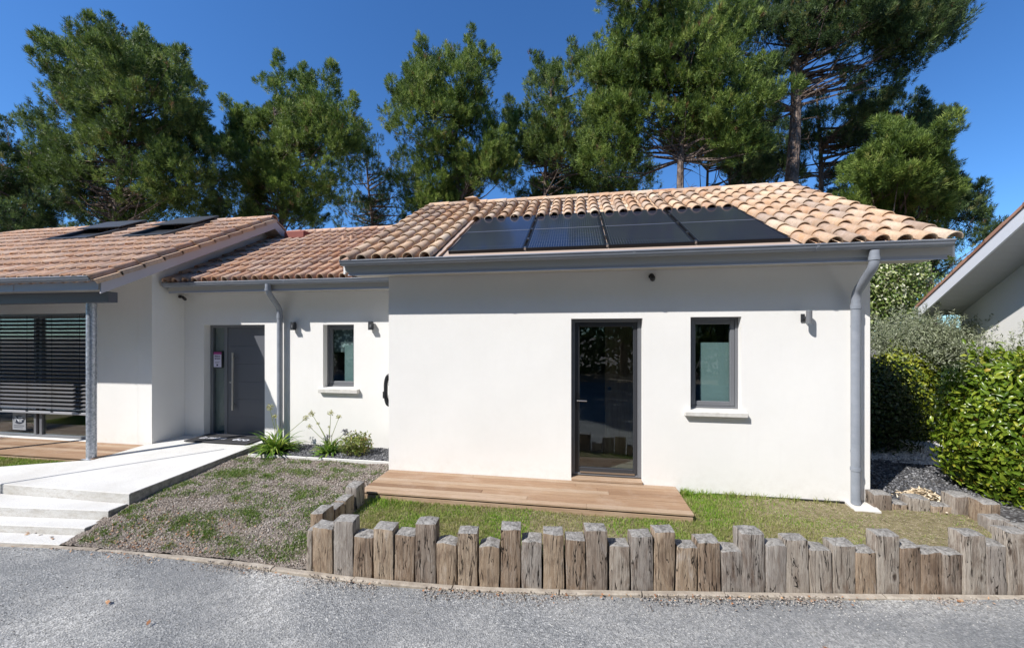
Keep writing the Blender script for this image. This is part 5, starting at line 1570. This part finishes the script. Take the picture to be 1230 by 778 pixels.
def pine(name, base, top, lobes, mat, label, clumps=90, tufts=15, nn=24, ln=0.17, wd=0.021, rc=0.34, trunk_r=0.17, group='maritime pines behind the house', lean=(0, 0), bare=None, seed=0, dead=0):
    """base (x,y), top z of trunk; lobes: (x, z, rx, rz[, dy])"""
    r_ = np.random.default_rng(seed)
    e = empty('pine_tree', (base[0], base[1], -0.2))
    off = Matrix.Translation(-Vector(e.location))
    bx, by = base
    def tp(z):
        t = z / top
        return np.array([bx + lean[0] * t + 0.18 * math.sin(z * 0.55 + seed), by + lean[1] * t + 0.12 * math.sin(z * 0.5 + 1 + seed), z])
    mb = MB()
    zs = np.linspace(-0.3, top, 16)
    mb.tube([tuple(tp(z)) for z in zs], [trunk_r * (1.15 - 0.95 * max(0, z) / top) for z in zs], 12)
    vol = np.array([l[2] * l[3] for l in lobes]); tot = vol.sum()
    Cs = []; Ds = []; Rs = []
    for l in lobes:
        lx, lz, rx, rz = l[:4]; rx *= 0.95; rz *= 0.9; lz -= 0.25; dy = l[4] if len(l) > 4 else r_.normal(0, 0.5)
        ry = (rx + rz) / 2 * 0.75
        k_ = max(8, int(3.5 * clumps * l[2] * l[3] / tot))
        d = unit(r_.normal(0, 1, (k_, 3)))
        q = r_.uniform(0.35, 1.0, (k_, 1)) ** 0.55
        c = np.array([lx, by + dy, lz])
        sub = rc * r_.uniform(0.6, 1.25, k_)
        Pc = c + d * q * np.maximum(np.array([rx, ry, rz]) - rc * 0.3, 0.2) * (1 + 0.16 * vnoise(d[:, 0] * 4 + lx, d[:, 1] * 4 + d[:, 2] * 5, seed + 3, 1.5))[:, None]
        gate = vnoise(Pc[:, 0] * 1.0 + Pc[:, 1] * 0.7, Pc[:, 2] * 1.1 - Pc[:, 1] * 0.6, seed + 40, 2.1) > -0.17
        nf = max(3, int(7 * (rx + rz) / 3))
        fd = unit(r_.normal(0, 1, (nf, 3)) + np.array([0, 0, 0.45]))
        fp = []
        for f_ in range(nf):
            b0 = c + fd[f_] * np.array([rx, ry, rz]) * 0.88
            gd = unit((fd[f_] * 0.6 + np.array([0, 0, 0.7]) + r_.normal(0, 0.2, 3))[None])[0]
            for q_ in range(5): fp.append(b0 + gd * q_ * 0.19 + r_.normal(0, 0.09, 3))
        fp = np.array(fp)
        d = np.concatenate([d[gate], np.repeat(fd, 5, 0)]); Pc = np.concatenate([Pc[gate], fp])
        sub = np.concatenate([sub[gate], np.tile([0.30, 0.27, 0.23, 0.18, 0.12], nf)])
        Cs.append(Pc); Rs.append(sub)
        Ds.append(unit(d * 0.6 + np.array([0, 0, 0.55])))
    Cs = np.concatenate(Cs); Rs = np.concatenate(Rs); Ds = np.concatenate(Ds)
    tw = MB()
    for i in range(len(Cs)):
        c = Cs[i]
        if i % 8 == 0:
            zt = min(top - 0.2, max(top * 0.35, c[2] - r_.uniform(0.3, 1.8)))
            if bare: zt = max(zt, bare)
            p0 = tp(zt); mid = (p0 * 0.5 + c * 0.5) + np.array([0, 0, -0.25]) + r_.normal(0, 0.12, 3)
            dd = np.linalg.norm(c - p0)
            tw.tube([tuple(p0), tuple(mid), tuple(c)], [min(0.07, 0.02 + 0.013 * dd), 0.022, 0.008], 5, False)
        else:
            j = r_.integers(0, len(Cs)); q = Cs[j]
            if np.linalg.norm(q - c) < 1.3: tw.tube([tuple(q), tuple((q + c) / 2 + r_.normal(0, 0.08, 3)), tuple(c)], [0.014, 0.012, 0.006], 4, False)
    for i in range(dead):
        z = r_.uniform(top * 0.35, top * 0.8); p0 = tp(z); a = r_.uniform(0, 2 * PI); L_ = r_.uniform(0.6, 1.9)
        p1 = p0 + np.array([math.cos(a), math.sin(a), 0.15]) * L_ * 0.5; p2 = p1 + np.array([math.cos(a + .4), math.sin(a + .4), r_.uniform(-.3, .4)]) * L_ * 0.5
        tw.tube([tuple(p0), tuple(p1), tuple(p2)], [0.03, 0.018, 0.006], 5, False)
        for q in range(3):
            p3 = p1 + r_.normal(0, 0.35, 3); tw.tube([tuple(p1), tuple(p3)], [0.009, 0.003], 4, False)
    o = mb.build('trunk', M['bark'], e, smooth=True); o.matrix_parent_inverse = off
    o = tw.build('branches', M['bark'], e, recalc=False); o.matrix_parent_inverse = off
    k_ = tufts
    T = len(Cs) * k_
    d = unit(r_.normal(0, 1, (T, 3)) + np.repeat(Ds, k_, 0) * 0.8)
    C = np.repeat(Cs, k_, 0) + d * (np.repeat(Rs, k_)[:, None]) * r_.uniform(0.6, 1.0, (T, 1)) ** 0.6 * np.array([1.0, 1.0, 1.05])
    D = unit(d * 0.55 + np.repeat(Ds, k_, 0) * 0.3 + np.array([0, 0, 0.6]))
    rnd = np.clip(np.repeat(r_.uniform(0.1, 0.72, len(Cs)), k_) + r_.normal(0, 0.24, T), 0, 0.96)
    rnd[r_.uniform(0, 1, T) < 0.008] = 1.0
    V, F, a = needle_tufts(C, D, nn, ln, wd, rnd)
    o = npmesh('crown', V, F, M[mat], e, attr=a); o.matrix_parent_inverse = off
    tag(e, label, 'pine tree', group)
    return e
Q = 1.0
pine('p', (-22.0, 12.3), 9.5, [(-23.9, 8.9, 2.7, 1.9), (-22.1, 7.4, 2.6, 1.5), (-25.7, 8.0, 2.8, 2.1), (-22.5, 5.8, 2.5, 1.2)], 'needle_b', 'dark pine at the far left edge, lower than its big neighbour', 110, seed=1)
pine('p', (-19.0, 13.2), 13.4, [(-18.7, 12.0, 2.9, 2.5), (-21.5, 10.5, 2.2, 2.1), (-16.6, 11.1, 2.4, 2.4), (-22.2, 8.5, 2.0, 1.6), (-19.1, 9.0, 3.4, 2.1), (-15.6, 9.0, 2.0, 2.0), (-19.3, 13.3, 1.9, 1.0), (-17.4, 13.5, 1.4, 0.8), (-21.3, 12.6, 0.9, 0.9), (-18.3, 7.2, 2.6, 1.0)],
     'needle_a', 'tallest broad pine behind the left wing with the two skylights', 330, seed=2, dead=8)
pine('p', (-13.8, 16), 12.6, [(-13.3, 12.4, 2.0, 1.7), (-15.3, 12.0, 2.0, 1.8), (-11.8, 10.1, 2.3, 2.1), (-15.7, 10.0, 1.8, 2.2), (-13.3, 8.3, 2.4, 1.5), (-10.7, 11.0, 1.7, 1.5), (-11.7, 13.3, 1.0, 0.8), (-13.6, 14.2, 0.8, 0.5)],
     'needle_c', 'rounded pine behind the linking roof, right of the tallest left pine', 240, seed=3, dead=8)
pine('p', (-11.9, 21), 12.5, [(-12.2, 12.0, 2.2, 1.9), (-10.4, 9.9, 2.4, 1.5), (-13.2, 9.6, 2.2, 1.4), (-9.6, 11.6, 1.3, 1.2)], 'needle_b', 'thin see-through pine with visible boughs, seen in the gap left of the middle pine', 80, tufts=11, seed=4, dead=14)
pine('p', (-5.2, 17), 13.0, [(-5.7, 13.4, 2.3, 1.5), (-6.5, 11.7, 1.9, 1.7), (-4.5, 11.2, 1.6, 1.9), (-6.1, 9.6, 2.2, 1.4), (-3.7, 9.4, 1.3, 1.2), (-7.2, 13.5, 1.0, 1.3), (-5.0, 14.6, 0.9, 0.6), (-6.6, 8.4, 1.6, 0.8)],
     'needle_c', 'dense middle pine right above the left end of the main roof', 230, seed=5, dead=6)
pine('p', (-1.2, 18.2), 13.2, [(-1.4, 13.8, 1.0, 1.4), (-2.0, 11.9, 1.6, 1.6), (0.0, 13.2, 1.5, 1.7), (-0.4, 10.8, 2.1, 2.1), (-2.5, 10.0, 1.3, 1.4), (1.7, 9.7, 2.1, 1.4), (-0.6, 8.6, 2.0, 1.0)],
     'needle_a', 'pine with pale green tips behind the left half of the solar panels', 190, seed=6, dead=6)
pine('p', (4.05, 15.2), 14.0, [(2.2, 12.7, 1.6, 1.7), (3.9, 12.5, 1.8, 2.0), (3.1, 10.7, 2.1, 1.4), (5.6, 10.5, 1.3, 1.3), (1.5, 11.5, 1.4, 1.7), (4.8, 13.9, 2.1, 1.1), (2.2, 14.3, 1.4, 0.9), (1.4, 9.5, 1.4, 1.4), (5.9, 8.9, 0.8, 0.7), (4.9, 9.4, 1.2, 0.7)],
     'needle_c', 'large bright pine reaching the top of the photo behind the middle of the main roof', 300, seed=7, dead=6, bare=8.5, trunk_r=0.2)
pine('p', (8.62, 17), 17.0, [(10.1, 14.2, 2.1, 1.8), (12.3, 13.3, 1.5, 1.4), (8.9, 16.0, 2.2, 1.6), (11.8, 15.2, 2.2, 1.3), (13.7, 14.0, 0.9, 0.7), (11.5, 12.2, 1.3, 0.8), (7.2, 13.7, 1.3, 1.7), (6.9, 11.4, 1.2, 1.1)],
     'needle_b', 'tall dark pine with thick bare trunk standing just behind the right end of the ridge', 230, seed=8, dead=20, bare=11.0, trunk_r=0.34)
pine('p', (11.8, 21), 14.0, [(12.4, 12.2, 2.1, 1.6), (14.5, 12.0, 2.0, 1.5), (16.7, 12.0, 1.3, 0.8), (10.2, 10.4, 1.5, 1.0), (13.5, 9.8, 1.6, 1.1)], 'needle_b', 'dark pine in the background right of the thick bare trunk', 120, seed=9, dead=8, trunk_r=0.2)
pine('p', (9.7, 13.6), 8.0, [(9.5, 7.1, 1.2, 0.95), (9.1, 6.1, 1.0, 1.1), (10.0, 5.4, 1.0, 1.0), (10.5, 6.4, 0.7, 0.8)], 'needle_c', 'low bright green pine above the right end of the roof', 90, tufts=18, seed=10, rc=0.26, trunk_r=0.12, dead=6)
pine('p', (14.9, 19), 11.0, [(15.3, 8.4, 1.1, 1.3), (15.9, 6.6, 1.3, 1.5), (14.7, 5.3, 1.7, 1.4), (16.9, 7.8, 0.6, 0.4), (14.2, 9.9, 1.2, 1.1), (13.2, 6.5, 1.3, 1.4)], 'needle_b', 'dark spreading pine at the right, behind the low bright one', 140, seed=14, dead=6)
# smaller pines and trunks further back
for (x, y, h, lob, lab) in [
    (6.2, 19, 12.0, [(6.0, 11.6, 1.7, 1.0), (5.2, 10.6, 1.0, 0.8), (7.3, 10.4, 1.1, 0.8)], 'slim dark pine trunk just right of the pale middle trunk'),
    (7.7, 21, 12.5, [(7.4, 12.0, 1.8, 1.2), (8.6, 10.6, 1.2, 0.9)], 'slim pine trunk left of the thick bare trunk'),
    (9.9, 23, 13, [(10.3, 12.4, 2.0, 1.5), (9.4, 10.4, 1.2, 1.0)], 'slim pine trunk seen right behind the thick bare trunk'),
    (-16.6, 18, 12, [(-17.4, 9.0, 2.4, 1.6), (-15.4, 7.4, 2.2, 1.4), (-19.2, 7.6, 2.2, 1.3)], 'dark pine filling the gap between the two left pines'),
    (-25.6, 18, 11, [(-27.0, 8.0, 2.6, 1.8), (-24.0, 7.0, 2.6, 1.3)], 'dim pine low behind the far left pine'),
    (-9.0, 26, 12, [(-8.6, 10.4, 2.0, 1.2), (-10.4, 9.2, 2.0, 1.3), (-7.4, 8.8, 1.8, 1.2)], 'distant pine low between the rounded pine and the middle pine'),
    (1.8, 24, 14, [(1.0, 12.6, 2.6, 2.2), (3.2, 11.4, 2.0, 1.6), (-1.0, 11.2, 2.0, 1.6)], 'distant pine showing dark through the gaps above the solar panels')]:
    pine('p', (x, y), h, lob, 'needle_b', lab, 60 if h > 11 else 60, tufts=13, seed=int(abs(x) * 7) + 20, dead=8, trunk_r=0.13)
# trees across the road, behind the photographer: they show in the glass and shade the road corner; added copies dim the sky light
pine('p', (3.3, -4.4), 6.9, [(1.9, 7.6, 1.5, 0.9), (0.6, 6.6, 1.2, 0.8)], 'needle_a', 'pine beside the road behind the viewpoint', 30, seed=60, group='trees across the road')
proto = pine('p', (3.5, -12), 9.5, [(3.2, 8.0, 3.4, 2.4), (4.8, 5.2, 3.0, 2.2), (1.6, 4.2, 2.8, 2.0), (3.2, 2.2, 3.0, 1.4)], 'needle_c', 'pine across the road reflected in the glazed door', 130, seed=61, group='trees across the road')
def copy_tree(o, parent=None):
    c = o.copy(); COL.objects.link(c); c.parent = parent; c.matrix_parent_inverse = o.matrix_parent_inverse.copy()
    for ch in [q for q in bpy.data.objects if q.parent == o]: copy_tree(ch, c)
    return c
proto.scale = (1.15, 1.1, 1.5); proto.location.x = 3.0
for x, y, sc, rz, lab in ((-0.5, -10, 0.8, 3.3, 'added small pine across the road, in front of the second one'), (7, -9.5, 0.8, 2.9, 'added small pine across the road, right of the reflected one'), (-7, -10, 0.85, 0.9, 'added small pine across the road, left'), (-13, -9, 0.9, 1.9, 'added small pine across the road, further left'), (13, -7, 0.85, 5.9, 'added small pine across the road, further right'), (20, -3, 1.0, 5.5, 'added pine beside the road far to the right'), (24, -9, 1.2, 0.2, 'added tall pine across the road at the far right'), (-24, -8, 1.2, 2.2, 'added tall pine across the road at the far left'), (-3.5, -13, 1.1, 1.2, 'added second pine across the road, left of the reflected one'), (10, -11.5, 1.15, 2.4, 'added third pine across the road, to the right'),
                          (-10, -14, 1.25, 4.0, 'added fourth pine across the road, far left'), (17, -10, 1.2, 5.1, 'added fifth pine across the road, far right'), (-17, -13, 1.3, 0.5, 'added outermost left pine across the road')):
    c = copy_tree(proto); c.location = (x, y, -0.6); c.scale = (sc * 1.15, sc * 1.15, sc * 1.45); c.rotation_euler = (0, 0, rz); c['label'] = lab  # pine copies added out of view to block sky light from shaded walls
bush('clipped_hedge', (0.0, -15.5, 1.3), (26.0, 1.0, 2.0), 16000, 0.42, 0.20, M['darkleaf'], 'long dark hedge added across the road under the pines', 'hedge', boxy=0.9, lump=0.05, core=0, zmin=-0.55, seed=31, stems=12)  # hedge added out of view to darken the pale band reflected in glass
